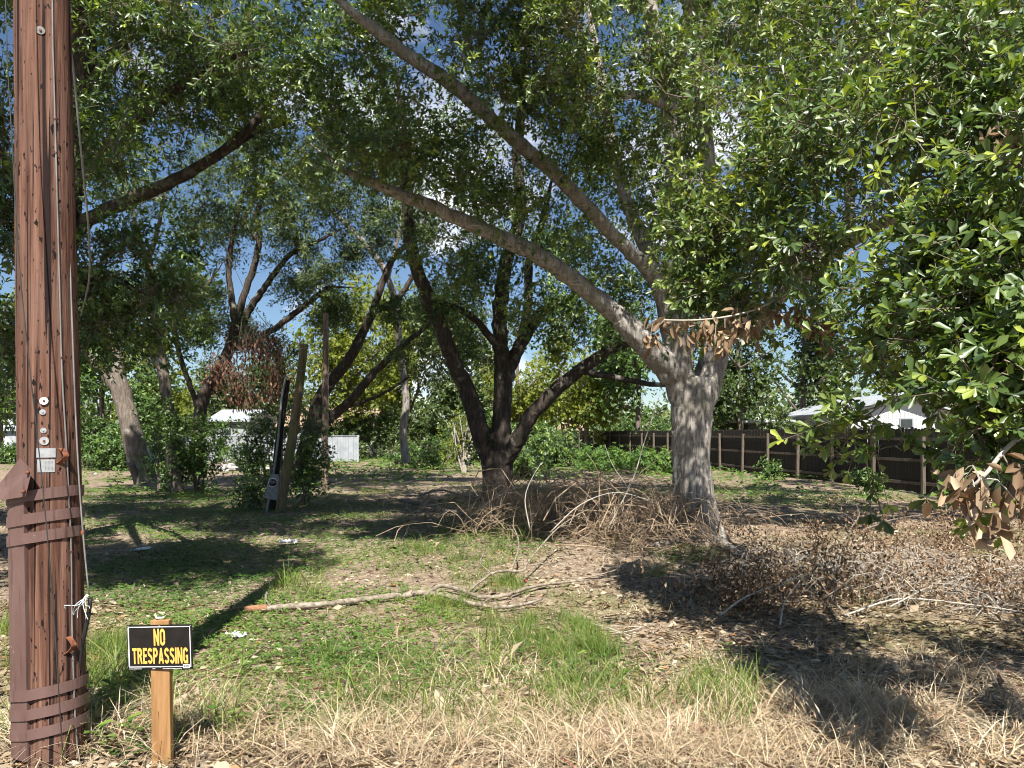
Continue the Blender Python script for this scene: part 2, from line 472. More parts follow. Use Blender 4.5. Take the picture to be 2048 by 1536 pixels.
def tree(name, label, trunk, limbs, blobs, seed, bark, leafm, leaf=0.085, width=0.42, ns=4, ka=6, kt=5, slen=0.42,
         tmpl=LEAF4, seg=10, remesh=None, lobes=None, cat='tree', group=None, near_leaves=0, spray_twigs=True, wob=0.10,
         twig_r=0.011, up=0.25, spread=0.9, droop=0.0, trunk_extra=(), keep=None, sag=0.06):
    r = np.random.default_rng(seed)
    tp = limb_pts(trunk)
    base = np.array([tp[0, 0], tp[0, 1], float(gz(tp[0, 0], tp[0, 1]))])
    root = tag(empty(name, base), label, cat, group)
    nodes = []
    if remesh:
        mb_v, mb_f, off = [], [], 0
        for q in [tp] + [limb_pts(e) for e in trunk_extra]:
            v, f = tube_np(q[:, :3], q[:, 3], 28, wob, seed, lobes if q is tp else None)
            # close the ends
            nn = len(q); c0 = len(v); v = np.vstack([v, q[0, :3], q[-1, :3]])
            tri = [(c0, (j + 1) % 28, j, j) for j in range(28)] + [(c0 + 1, (nn - 1) * 28 + j, (nn - 1) * 28 + (j + 1) % 28, (nn - 1) * 28 + (j + 1) % 28) for j in range(28)]
            mb_v.append(v); mb_f += [tuple(dict.fromkeys((int(a) + off) for a in ff)) for ff in list(f) + tri]; off += len(v)
        me = bpy.data.meshes.new('trunk')
        me.from_pydata([tuple(x) for x in np.vstack(mb_v)], [], mb_f)
        to = bpy.data.objects.new('tmp', me); col.objects.link(to)
        mod = to.modifiers.new('r', 'REMESH'); mod.mode = 'VOXEL'; mod.voxel_size = remesh; mod.use_smooth_shade = True
        sm = to.modifiers.new('s', 'SMOOTH'); sm.iterations = 3; sm.factor = 0.5
        dg = bpy.context.evaluated_depsgraph_get()
        me2 = bpy.data.meshes.new_from_object(to.evaluated_get(dg))
        bpy.data.objects.remove(to)
        # coarse bark relief
        co = np.empty(len(me2.vertices) * 3); me2.vertices.foreach_get('co', co); co = co.reshape(-1, 3)
        no = np.empty(len(me2.vertices) * 3); me2.vertices.foreach_get('normal', no); no = no.reshape(-1, 3)
        d = np.array([-0.028 * max(0.0, 0.13 - abs(noise.noise((c[0] * 7, c[1] * 7, c[2] * 1.1)))) / 0.13 + 0.022 * noise.noise((c[0] * 6, c[1] * 6, c[2] * 1.6)) + 0.005 * noise.noise((c[0] * 2, c[1] * 2, c[2] * 13)) for c in co])
        me2.vertices.foreach_set('co', (co + no * d[:, None]).ravel()); me2.update()
        me2.materials.clear()
        me2.name = 'trunk'
        obj('trunk', me2, bark, root, base)
        for e in trunk_extra:
            nodes.append(limb_pts(e)[:, :3])
    else:
        v, f = tube_np(tp[:, :3], tp[:, 3], seg + 4, wob, seed, lobes)
        obj('trunk', np_mesh('trunk', v, f, smooth=True), bark, root, base)
    nodes.append(tp[len(tp) // 2:, :3])
    for lb in limbs:
        q = limb_pts(lb)
        q[:, :3] += r.normal(0, 1, (len(q), 3)) * q[:, 3:4] * 0.10
        k_ = max(2, len(q) // 5); q[-k_:, 3] *= np.linspace(1, .15, k_)
        v, f = tube_np(q[:, :3], q[:, 3], seg, wob, seed + len(nodes))
        obj('limb', np_mesh('limb', v, f, smooth=True), bark, root, base)
        nodes.append(q[:, :3])
    if not blobs:
        return root
    att = blob_points(blobs, r)
    csz = att[:, 3]; att = att[:, :3]
    if keep is not None:
        kp = keep(att); att, csz = att[kp], csz[kp]
    kp = att[:, 2] > 0.35; att, csz = att[kp], csz[kp]
    paths, dirs, lens = grow(np.vstack(nodes), att, seed, sag=sag)
    order_d = dirs
    rad0 = np.clip(twig_r * (0.5 + lens * 0.8), twig_r * 0.5, twig_r * 3)
    tr = rad0[:, None] * np.linspace(1, 0.35, paths.shape[1])[None]
    tv, tf = tubes_uniform(paths[:, [0, 2, 4, 5]], tr[:, [0, 2, 4, 5]], 3)
    (O, A, N, L, W, tn), tw = sprays(att, order_d, r, ns, ka, kt, slen, leaf, width, up, spread, droop)
    L = L * np.repeat(csz, ns * (ka + kt)); W = W * np.repeat(csz, ns * (ka + kt))
    if spray_twigs:
        uu, ww = project(tw[:, 0])
        tw = tw[(uu > -100) & (uu < 2150) & (ww > -120) & (tw[:, 0, 1] < 9.5)]
        v2, f2 = tubes_uniform(tw, np.repeat([[0.0045, 0.0035, 0.002]], len(tw), 0) * (leaf / 0.08), 3)
        f2 = f2 + len(tv)
        tv = np.vstack([tv, v2]); tf = np.vstack([tf, f2])
    obj('twigs', np_mesh('twigs', tv, tf), M['twig'], root, base, 'stuff')
    if near_leaves:
        u, w = project(O)
        dist = np.linalg.norm(O - np.array([0, 0, CAMZ]), axis=1)
        vis = (u > 4) & (u < 2044) & (w > 4) & (w < 1530) & (O[:, 1] > 0.5)
        score = np.where(vis, L / dist, -1)
        pick = np.argsort(-score)[:near_leaves]
        mk = np.ones(len(O), bool); mk[pick] = False
        variants = []
        for t_ in range(5):
            me = np_mesh('leaf', *leaves_np(np.zeros((1, 3)), np.array([[1., 0, 0]]), np.array([[0, 0, 1.]]), np.ones(1), np.full(1, width), LEAF7), tint=np.full(7, t_ / 4.5), smooth=True)
            me.materials.append(leafm); variants.append(me)
        from mathutils import Matrix
        for i in pick:
            a = unit(A[i]); nn = unit(N[i] - (N[i] @ a) * a); b = np.cross(nn, a)
            o = bpy.data.objects.new('leaf', variants[min(4, int(tn[i] * 5))])
            mt = Matrix.Identity(4)
            for c in range(3):
                mt[c][0], mt[c][1], mt[c][2], mt[c][3] = a[c] * L[i], b[c] * L[i], nn[c] * L[i], O[i][c] - base[c]
            link(o, root)
            o.matrix_local = mt
        O, A, N, L, W, tn = O[mk], A[mk], N[mk], L[mk], W[mk], tn[mk]
    if tmpl is LEAF7:
        nr = (np.linalg.norm(O - np.array([0, 0, CAMZ]), axis=1) < 5.8) & (project(O)[1] > -120)
        v, f = leaves_np(O[nr], A[nr], N[nr], L[nr], W[nr], LEAF7)
        v2, f2 = leaves_np(O[~nr], A[~nr], N[~nr], L[~nr], W[~nr], LEAF4)
        f2 = f2 + len(v); v = np.vstack([v, v2]); f = np.vstack([f, f2])
        tt = np.concatenate([np.repeat(tn[nr], 7), np.repeat(tn[~nr], 4)])
    else:
        v, f = leaves_np(O, A, N, L, W, tmpl)
        tt = np.repeat(tn, len(tmpl[0]))
    obj('crown', np_mesh('crown', v, f, tt), leafm, root, base, 'stuff')
    return root
#MARK_STRUCTURE
# ------------------------------------------------------------------ ground
M['ground'] = noise_mat('ground', [(0.30, (0.095, 0.068, 0.048)), (0.48, (0.20, 0.15, 0.11)), (0.62, (0.30, 0.24, 0.175)), (0.75, (0.40, 0.33, 0.25))],
                        (1, 1, 1), 9, 12, 0.95, 0.1, 0.8, 0.03,
                        layers=[((1, 1, 1), 0.35, (0.12, 0.125, 0.045), 0.50, 0.66), ((1, 1, 1), 38.0, (0.46, 0.38, 0.28), 0.60, 0.68)])
gx = np.unique(np.concatenate([np.linspace(-500, -40, 12), np.linspace(-40, -12, 28), np.linspace(-12, 14, 80), np.linspace(14, 40, 26), np.linspace(40, 500, 12)]))
gy = np.unique(np.concatenate([np.linspace(-60, -2, 8), np.linspace(-2, 24, 80), np.linspace(24, 80, 40), np.linspace(80, 1500, 14)]))
GX, GY = np.meshgrid(gx, gy)
GZ = gz(GX, GY)
for i in range(GX.shape[0]):
    for j in range(GX.shape[1]):
        if -1 < GY[i, j] < 24:
            GZ[i, j] += 0.012 * noise.noise((GX[i, j] * 2.7, GY[i, j] * 2.7, 0))
gv = np.stack([GX, GY, GZ], -1).reshape(-1, 3)
nx = len(gx)
ii, jj = np.meshgrid(np.arange(len(gy) - 1), np.arange(nx - 1), indexing='ij')
gf = np.stack([ii * nx + jj, ii * nx + jj + 1, (ii + 1) * nx + jj + 1, (ii + 1) * nx + jj], -1).reshape(-1, 4)
ground = obj('ground', np_mesh('ground', gv, gf, smooth=True), M['ground'], kind='structure')
tag(ground, 'sandy ground with leaf litter of the vacant lot')

# ------------------------------------------------------------------ wooden fence on the right
M['fence_wood'] = noise_mat('fence_wood', [(0.3, (0.026, 0.023, 0.020)), (0.6, (0.066, 0.058, 0.050)), (0.8, (0.15, 0.135, 0.115))], (7, 7, 1.0), 4, 6, 0.9, 0.1, 0.3, 0.01)
M['fence_post'] = noise_mat('fence_post', [(0.3, (0.075, 0.060, 0.048)), (0.7, (0.18, 0.15, 0.12))], (5, 5, 0.8), 4, 6, 0.9, 0.1, 0.3, 0.01)
def fence_x(y): return 15.28 - 0.15 * y
fdir = np.array([-0.15, 1.0]) / math.hypot(0.15, 1.0)
fnor = np.array([-fdir[1], fdir[0]])      # towards the lot
f0 = np.array([fence_x(15.0), 15.0])
fence = tag(empty('wooden_fence', (f0[0], f0[1], 0)), 'weathered dog-eared wooden privacy fence, rail side showing, behind the pale oak', 'fence')
FL, PW = 57.0, 0.142
ang = math.atan2(fdir[1], fdir[0])
def fence_obj(name, me, s, d, z, lean=0.0, spin=0.0):
    o = bpy.data.objects.new(name, me)
    q = fdir * s + fnor * d
    o.location = (q[0], q[1], z)
    o.rotation_euler = (lean, spin, ang)
    return link(o, fence)
pick_me = []
for w in range(4):
    mb = MB(); h = 1.88 + 0.012 * w
    hw = PW / 2 - 0.004
    mb.prism([(-hw, 0, 0), (hw, 0, 0), (hw, 0, h - .035), (hw - .03, 0, h), (-hw + .03, 0, h), (-hw, 0, h - .035)], (0, 0.017, 0))
    me = mb.mesh('picket'); me.materials.append(M['fence_wood']); pick_me.append(me)
npick = int(FL / PW)
rest = MB()
for i in range(npick):
    s = (i + 0.5) * PW
    if i < 300:
        fence_obj('picket', pick_me[i % 4], s, -0.02 + 0.004 * (i % 2), random.uniform(-.02, .02), 0, random.uniform(-.012, .012))
    else:
        c = fdir * s; h = 1.88 + random.uniform(-.02, .02)
        hw = fdir * (PW / 2 - .004); th = -fnor * 0.017
        pl = lambda a, z: np.array([*(c + a * hw), z])
        rest.prism([pl(-1, 0), pl(1, 0), pl(1, h - .035), pl(.6, h), pl(-.6, h), pl(-1, h - .035)], (*th, 0))
me = rest.mesh('picket'); me.materials.append(M['fence_wood'])
tag(link(bpy.data.objects.new('picket_row', me), fence), kind='stuff')
bay = 2.35
for k in range(int(FL / bay) + 1):
    mb = MB().box((-.05, -.05, -.05), (.05, .05, 1.74 + random.uniform(-.03, .03)))
    me = mb.mesh('post', bevel=0.008); me.materials.append(M['fence_post'])
    fence_obj('post', me, k * bay + 0.2, 0.105, 0, random.uniform(-.02, .02), random.uniform(-.02, .02))
    if k < int(FL / bay):
        for z in (0.28, 0.95, 1.58):
            me = MB().box((0, -.02, -.045), (bay - 0.004, .02, .045)).mesh('rail'); me.materials.append(M['fence_post'])
            fence_obj('rail', me, k * bay + 0.2, 0.028, z + random.uniform(-.01, .01))

# ------------------------------------------------------------------ white fence, far left
M['white_paint'] = noise_mat('white_paint', [(0.3, (0.24, 0.26, 0.285)), (0.7, (0.38, 0.40, 0.42))], (1, 1, 1), 2, 5, 0.5, 0.3, 0.0)
M['white_metal'] = noise_mat('white_metal', [(0.3, (0.40, 0.42, 0.44)), (0.7, (0.54, 0.55, 0.56))], (1, 1, 1), 2, 5, 0.4, 0.4, 0.0)
M['grey_metal'] = noise_mat('grey_metal', [(0.3, (0.26, 0.28, 0.30)), (0.7, (0.40, 0.42, 0.44))], (1, 1, 1), 3, 5, 0.45, 0.4, 0.1)
M['dark'] = noise_mat('dark', [(0.3, (0.012, 0.012, 0.013)), (0.7, (0.03, 0.03, 0.03))], (1, 1, 1), 3, 3, 0.5, 0.3, 0.0)
M['glass'] = noise_mat('glass', [(0.3, (0.02, 0.025, 0.03)), (0.7, (0.05, 0.06, 0.07))], (1, 1, 1), 1, 2, 0.08, 0.6, 0.0)
M['tan_roof'] = noise_mat('tan_roof', [(0.3, (0.20, 0.14, 0.09)), (0.7, (0.38, 0.28, 0.19))], (1, 1, 1), 14, 5, 0.9, 0.1, 0.2)
M['tan_wall'] = noise_mat('tan_wall', [(0.3, (0.42, 0.36, 0.25)), (0.7, (0.58, 0.50, 0.36))], (1, 1, 1), 4, 5, 0.8, 0.1, 0.1)
wx0, wx1, wy = P(270, 880, 46)[0], P(716, 880, 46)[0], 46.0
wf = tag(empty('white_fence', (wx0, wy, 0)), 'white board fence at the far left edge of the lot', 'fence')
n_pan = 6; pw = (wx1 - wx0) / n_pan
for k in range(n_pan):
    mb = MB(); nb = 14
    for b in range(nb):
        a = k * pw + b * pw / nb + .06
        mb.box((a, 0 if b % 2 else .012, 0.05), (a + pw / nb - 0.008, 0.03, 1.55))
    mb.box((k * pw + .06, 0.032, 1.25), ((k + 1) * pw - .0, 0.06, 1.36))
    me = mb.mesh('fence_panel'); o = obj('fence_panel', me, M['white_paint'], wf)
    me = MB().box((k * pw - .05, -.05, 0), (k * pw + .05, .07, 1.62)).mesh('post', bevel=.01)
    obj('post', me, M['white_paint'], wf)
    me = MB().box((k * pw + .06, -.03, 1.56), ((k + 1) * pw - .06, .05, 1.60)).mesh('cap_rail')
    obj('cap_rail', me, M['white_paint'], wf)
obj('post', MB().box((6 * pw - .05, -.05, 0), (6 * pw + .05, .07, 1.62)).mesh('post', bevel=.01), M['white_paint'], wf)

# ------------------------------------------------------------------ buildings
def gable_house(name, label, x0, x1, y0, y1, eave, ridge, wall, roof, along='x', wins=(), doors=(), over=0.35, corrug=0.0):
    base = ((x0 + x1) / 2, (y0 + y1) / 2, 0)
    h = tag(empty(name, base), label, 'house')
    bx = np.array(base)
    xm, ym = (x0 + x1) / 2, (y0 + y1) / 2
    if along == 'x':
        prof = [(x0, y0, 0), (x0, y1, 0), (x0, y1, eave), (x0, ym, ridge), (x0, y0, eave)]
        mb = MB().prism(prof, (x1 - x0, 0, 0))
        obj('wall', mb.mesh('wall'), wall, h, bx)
        for s, ya in ((-1, y0), (1, y1)):
            sl = (ridge - eave) / abs(ym - ya)
            ye = ya + s * over; ze = eave - sl * over
            t = 0.07
            mb = MB().prism([(x0 - over, ye, ze + .02), (x0 - over, ym + s * .004, ridge + .02), (x0 - over, ym + s * .004, ridge + .02 + t), (x0 - over, ye, ze + .02 + t)], (x1 - x0 + 2 * over, 0, 0))
            ro = obj('roof', mb.mesh('roof'), roof, h, bx)
    else:
        prof = [(x0, y0, 0), (x1, y0, 0), (x1, y0, eave), (xm, y0, ridge), (x0, y0, eave)]
        mb = MB().prism(prof, (0, y1 - y0, 0))
        obj('wall', mb.mesh('wall'), wall, h, bx)
        for s, xa in ((-1, x0), (1, x1)):
            sl = (ridge - eave) / abs(xm - xa)
            xe = xa + s * over; ze = eave - sl * over; t = 0.07
            mb = MB().prism([(xe, y0 - over, ze + .02), (xm + s * .004, y0 - over, ridge + .02), (xm + s * .004, y0 - over, ridge + .02 + t), (xe, y0 - over, ze + .02 + t)], (0, y1 - y0 + 2 * over, 0))
            obj('roof', mb.mesh('roof'), roof, h, bx)
            n = max(3, int((y1 - y0) / 0.6))
            mb = MB()
            for q in range(n + 1):   # standing seams
                yy = y0 - over + .02 + q * (y1 - y0 + 2 * over - .08) / n
                mb.prism([(xe, yy, ze + .02 + t + .002), (xm, yy, ridge + .02 + t + .002), (xm, yy, ridge + .05 + t), (xe, yy, ze + .05 + t)], (0, 0.03, 0))
            obj('roof_seams', mb.mesh('roof_seams'), roof, h, bx)
        # corrugated sheet siding ribs on the near gable wall
        mb = MB(); q = x0 + .05
        while q < x1 - .05:
            mb.box((q, y0 - .018, 0.1), (q + .05, y0 - .002, eave - .05)); q += .2
        obj('siding_ribs', mb.mesh('siding_ribs'), wall, h, bx)
    for a, b, z0, z1 in wins:
        w = obj('window', MB().box((a, y0 - .05, z0), (b, y0 - .021, z1)).mesh('window'), M['white_paint'], h, bx)
        p = obj('pane', MB().box((a + .06, y0 - .056, z0 + .06), (b - .06, y0 - .051, z1 - .06)).mesh('pane'), M['glass'], w, bx)
    for a, b, z1 in doors:
        obj('door', MB().box((a, y0 - .045, 0), (b, y0 - .021, z1)).mesh('door'), M['grey_metal'], h, bx)
    return h

def W(px, Y): return (px - 1024) / FPX * Y
def H(py, Y): return CAMZ + (HOR - py) / FPX * Y
# behind the wooden fence: a metal-clad house, gable towards us
gable_house('metal_clad_house', 'white metal-clad house with low gable roof behind the wooden fence', W(1702, 38), W(1890, 38), 38, 46, H(822, 38), H(790, 38), M['white_metal'], M['grey_metal'], 'y',
            wins=[(W(1798, 38), W(1826, 38), H(858, 38), H(836, 38)), (W(1740, 38), W(1756, 38), H(862, 38), H(836, 38))], doors=[(W(1708, 38), W(1732, 38), 2.15)], over=.5)
por = tag(empty('carport', (W(1560, 44), 44, 0)), 'white flat-roofed carport beyond the fence, left of the metal-clad house', 'carport')
bx = np.array([W(1560, 44), 44, 0])
obj('roof', MB().box((W(1480, 44), 44, 2.35), (W(1690, 44), 50, 2.5)).mesh('roof', bevel=.02), M['white_metal'], por, bx)
for px in (1484, 1550, 1620, 1684):
    obj('post', MB().box((W(px, 44) - .05, 44.1, 0), (W(px, 44) + .05, 44.2, 2.35)).mesh('post'), M['white_paint'], por, bx)
obj('wall', MB().box((W(1480, 44), 49.8, 0), (W(1690, 44), 49.95, 2.345)).mesh('wall'), M['white_paint'], por, bx)
gable_house('yellow_shed', 'small pale yellow shed beyond the far end of the wooden fence', W(1122, 75), W(1160, 75), 75, 78, 2.1, 2.7, M['tan_wall'], M['tan_roof'], 'x', doors=[(W(1130, 75), W(1142, 75), 1.9)])
gable_house('white_house', 'white clapboard house behind the white board fence', W(422, 54), W(492, 54), 54, 60, 2.6, 3.4, M['white_paint'], M['grey_metal'], 'x', wins=[(W(448, 54), W(464, 54), 1.5, 2.4)])
gable_house('tan_roofed_house', 'low house with tan shingle roof behind the leaning poles', W(560, 62), W(740, 62), 62, 70, 2.35, 3.9, M['white_paint'], M['tan_roof'], 'x',
            wins=[(W(612, 62), W(640, 62), 1.1, 2.0), (W(662, 62), W(676, 62), 1.1, 2.0)], doors=[(W(688, 62), W(702, 62), 2.0)])
gable_house('white_garage', 'white garage at the left edge beyond the lot', W(-60, 64), W(44, 64), 66, 74, 2.0, 3.2, M['white_paint'], M['grey_metal'], 'x', doors=[(W(14, 66), W(36, 66), 1.8)])

# white pickup parked at the far left
M['tyre'] = M['dark']
tk = np.array([W(-28, 62), 62.0, 0])
truck = tag(empty('pickup_truck', tk), 'white pickup truck parked by the white garage at the left edge', 'truck')
side = [(-2.6, 0, .45), (2.6, 0, .45), (2.65, 0, .95), (1.5, 0, 1.12), (.75, 0, 1.72), (-.75, 0, 1.75), (-1.0, 0, 1.12), (-2.6, 0, 1.1)]
obj('body', MB().prism([(tk[0] + a, tk[1] - .9, c) for a, b, c in side], (0, 1.8, 0)).mesh('body', bevel=.05), M['white_metal'], truck, tk)
for a, b in ((-.7, -.05), (.05, .95)):
    obj('window', MB().prism([(tk[0] + a, tk[1] - .912, 1.17), (tk[0] + b + (.25 if b > 0 else 0), tk[1] - .912, 1.17), (tk[0] + b - (.22 if b > .5 else 0), tk[1] - .912, 1.62), (tk[0] + a, tk[1] - .912, 1.62)], (0, .02, 0)).mesh('window'), M['glass'], truck, tk)
for a in (-1.7, 1.7):
    for s in (-.92, .7):
        w = MB().tube([(tk[0] + a, tk[1] + s, .38), (tk[0] + a, tk[1] + s + .22, .38)], [.38, .38], 18)
        wo = obj('wheel', w.mesh('wheel'), M['tyre'], truck, tk)
        obj('rim', MB().tube([(tk[0] + a, tk[1] + s - .01, .38), (tk[0] + a, tk[1] + s + .02, .38)], [.2, .2], 12).mesh('rim'), M['grey_metal'], wo, tk)

# ------------------------------------------------------------------ far trees
def simple_tree(name, label, px, Y, h, cw, cz0, seed, leafm, n=260, leaf=0.2, ns=5, bark=None, group=None, lean=0.0, width=.55):
    """free-standing tree: base under px at distance Y, height h, crown half-width cw from cz0 up"""
    r = np.random.default_rng(seed)
    x = W(px, Y)
    def pix(X, Z): return (1024 + X / Y * FPX, HOR - (Z - CAMZ) / Y * FPX)
    rb = 0.035 * h * .55
    tr = [(*pix(x, -.05), Y, rb * 1.25), (*pix(x + lean * .1, .8), Y, rb), (*pix(x + lean * .4, cz0 * .8), Y, rb * .8), (*pix(x + lean * .7, h * .6), Y, rb * .5), (*pix(x + lean, h * .88), Y, rb * .2)]
    limbs = []
    for k in range(6):
        a = k * 2.4 + seed; z = cz0 * .75 + (h - cz0) * .5 * r.uniform(0, .9)
        ex, ey = math.cos(a) * cw * .75, math.sin(a) * cw * .75
        Y2 = Y + ey
        z2 = min(h * .9, z + cw * r.uniform(.3, .9))
        limbs.append([(*pix(x + lean * .5, z), Y, rb * .4), ((x + ex * .5 + lean * .5) / (Y + ey * .5) * FPX + 1024, HOR - ((z + z2) / 2 - CAMZ) / (Y + ey * .5) * FPX, Y + ey * .5, rb * .3),
                      ((x + ex + lean * .6) / Y2 * FPX + 1024, HOR - (z2 - CAMZ) / Y2 * FPX, Y2, rb * .12)])
    blobs = []
    nb = 8
    for k in range(nb):
        a = r.uniform(0, 6.28); rr = cw * .62 * math.sqrt(r.uniform(0, 1))
        zc = cz0 + (h - cz0) * r.uniform(.12, .85)
        taper = 1 - .35 * abs((zc - cz0) / (h - cz0) - .4)
        Xb, Yb = x + lean * (zc / h) + rr * math.cos(a), Y + rr * math.sin(a)
        blobs.append(((Xb / Yb) * FPX + 1024, HOR - (zc - CAMZ) / Yb * FPX, Yb, cw * .5 * taper, (h - cz0) * .2, cw * .5 * taper, n // nb))
    return tree(name, label, tr, limbs, blobs, seed, bark or M['bark_mid'], leafm, leaf=leaf, width=width, ns=ns, ka=4, kt=4, slen=leaf * 3.6, tmpl=OVAL4, seg=6,
                spray_twigs=False, twig_r=.02, group=group, up=.1)
#MARK_TREES
far = [  # px, Y, height, crown half-width, crown base, material, label
    (690, 50, 11.5, 3.6, 1.6, 'yellow_leaf', 'sunlit yellow-green tree behind the slim upright pole'),
    (810, 56, 12.8, 4.0, 2, 'yellow_leaf', 'yellow-green tree behind the two small bushes, left of the forked oak'),
    (900, 48, 10.8, 2.9, 2.2, 'fine_leaf', 'olive tree directly left of the forked dark oak, in the background'),
    (1040, 60, 12.2, 3.8, 1.8, 'yellow_leaf', 'yellow-green tree seen between the limbs of the forked dark oak'),
    (1175, 54, 9.5, 3.1, 1.9, 'yellow_leaf', 'sunlit yellow-green tree above the far end of the wooden fence'),
    (1270, 50, 12.2, 3.1, 1.6, 'bush_leaf', 'dark green tree over the fence just left of the pale trunk'),
    (1490, 44, 10.8, 2.9, 2.2, 'fine_leaf', 'grey-green tree over the fence just right of the pale trunk'),
    (1600, 47, 12.8, 3.6, 2.4, 'fine_leaf', 'tall grey-green tree over the fence in front of the carport'),
    (1790, 62, 12.2, 3.6, 2, 'yellow_leaf', 'yellow-green tree behind the metal-clad house'),
    (1960, 56, 14.9, 4.3, 2, 'fine_leaf', 'tall tree behind the right edge foliage'),
    (560, 74, 9.5, 3.8, 2, 'fine_leaf', 'olive tree behind the tan-roofed house'),
    (430, 70, 8.5, 3.6, 2, 'fine_leaf', 'olive tree behind the white clapboard house'),
    (210, 40, 9.8, 3.0, 0.9, 'bush_leaf', 'dense dark tree behind the leaning broken trunk'),
    (110, 52, 11.5, 3.6, 1.6, 'fine_leaf', 'olive tree behind the utility pole'),
    (0, 56, 12.6, 4.0, 2.6, 'bush_leaf', 'green tree above the white garage'),
    (330, 50, 9.2, 3.0, 1.6, 'yellow_leaf', 'yellow-green tree behind the vine-wrapped trunk'),
    (960, 85, 17.6, 5.6, 2, 'fine_leaf', 'distant tall tree behind the forked dark oak'),
    (1380, 80, 18.9, 5.6, 2, 'fine_leaf', 'distant tall tree behind the pale trunk'),
    (750, 88, 14.9, 5.0, 1.5, 'fine_leaf', 'distant tree behind the yellow-green trees'),
]
for i, (px, Y, h, cw, cz, mt, lb) in enumerate(far):
    simple_tree('background_tree', lb, px, Y, h, cw, cz, 100 + i, M[mt], n=310 if Y < 70 else 250, leaf=0.225 + Y * .0013, ns=4, lean=rng.uniform(-.6, .6))

# a far-off wood that reads as one mass closes the horizon
r = np.random.default_rng(55)
n = 17000
X = r.uniform(-130, 130, n); Yw = r.uniform(105, 125, n)
top = 6 + 3.5 * np.array([noise.noise((x * .09, 3.1, 0)) for x in X]) + 2 * np.array([noise.noise((x * .3, 7.7, 0)) for x in X])
Z = top * r.uniform(0, 1, n) ** 0.8
v, f = leaves_np(np.stack([X, Yw, Z], 1), r.normal(0, 1, (n, 3)), r.normal(0, .5, (n, 3)) + np.array([0, -.4, .6]), r.uniform(.7, 1.5, n), r.uniform(.5, 1.1, n), OVAL4)
tag(obj('far_wood', np_mesh('far_wood', v, f, np.repeat(r.uniform(0, 1, n), 4)), M['fine_leaf'], kind='stuff'), 'far-off wood closing the horizon', 'woodland')

# ------------------------------------------------------------------ the big pale oak
def big_lobes(pts, a):
    z = pts[:, 2:3]
    k = np.clip(1 - z / 1.3, 0, 1) ** 2.0
    return 1 + k * (0.40 + 0.22 * np.cos(a[None] * 4 + 0.6) + 0.12 * np.cos(a[None] * 7 + 2.0))

oakY = 12.3
big_trunk = [(1390, 1096, oakY, .37), (1388, 1050, oakY, .335), (1385, 990, oakY, .31), (1382, 905, oakY, .305), (1383, 840, oakY, .33), (1386, 795, oakY, .35), (1388, 755, oakY, .32)]
big_extra = [
    [(1366, 800, 12.3, .25), (1357, 740, 12.25, .245), (1352, 680, 12.2, .21), (1338, 620, 12.1, .19), (1318, 560, 12.0, .165), (1285, 522, 11.9, .14)],
    [(1405, 800, 12.35, .24), (1422, 740, 12.4, .235), (1432, 690, 12.4, .20), (1438, 620, 12.45, .19)],
    [(1345, 755, 12.2, .22), (1318, 715, 12.1, .21), (1290, 690, 12.0, .19), (1240, 635, 11.9, .17)],
    [(1350, 660, 12.3, .19), (1352, 600, 12.4, .18), (1357, 540, 12.5, .165)],
    [(1352, 640, 12.4, .15), (1310, 545, 12.9, .14), (1285, 480, 13.1, .13)],
]
big_limbs = [
    [(1300, 540, 11.95, 0.122), (1265, 508, 11.8, 0.109), (1200, 440, 11.5, 0.105), (1100, 340, 11.0, 0.101), (1000, 255, 10.6, 0.097), (900, 165, 10.2, 0.092), (820, 115, 10.0, 0.084), (700, 20, 9.6, 0.071), (590, -70, 9.3, 0.050)],
    [(1256, 652, 11.95, 0.143), (1180, 585, 11.7, 0.134), (1100, 525, 11.4, 0.126), (1000, 475, 11.0, 0.109), (900, 430, 10.7, 0.097), (780, 380, 10.3, 0.076), (690, 340, 10.0, 0.050), (600, 270, 9.8, 0.029)],
    [(1437, 640, 12.45, .19), (1430, 480, 12.6, .17), (1415, 330, 12.7, .14), (1400, 150, 12.8, .11), (1388, -60, 12.9, .08), (1380, -220, 13, .04)],
    [(1356, 560, 12.5, .165), (1352, 400, 12.6, .16), (1345, 250, 12.6, .15), (1322, 130, 12.6, .13), (1300, 0, 12.7, .11), (1285, -150, 12.8, .07)],
    [(1288, 490, 13.1, .13), (1255, 400, 13.3, .12), (1225, 290, 13.5, .105), (1200, 150, 13.7, .08), (1170, -20, 14, .05)],
    [(1345, 215, 12.5, .075), (1270, 190, 11.6, .065), (1180, 200, 10.6, .05), (1120, 192, 10.0, .03)],
    [(1435, 700, 12.3, 0.112), (1540, 610, 10.6, 0.094), (1640, 525, 9.0, 0.086), (1700, 480, 8.0, 0.075), (1800, 430, 7.0, 0.060), (1930, 370, 6.0, 0.045), (2090, 310, 5.0, .034), (2500, 180, 4.2, .025), (2900, 100, 3.8, .015)],
    [(1705, 478, 7.9, .045), (1696, 380, 7.7, .04), (1694, 250, 7.5, .035), (1700, 120, 7.4, .03), (1712, -20, 7.3, .02)],
    [(1372, 215, 12.6, .09), (1362, 120, 12.2, .08), (1376, 20, 11.9, .07), (1400, -90, 11.5, .05)],
    [(1800, 430, 7.0, .05), (1850, 300, 6.3, .04), (1900, 130, 5.8, .03), (1960, -40, 5.4, .02)],
    [(1930, 372, 6.0, .04), (1960, 520, 5.2, .03), (1975, 700, 4.6, .02), (1985, 860, 4.3, .012)],
]
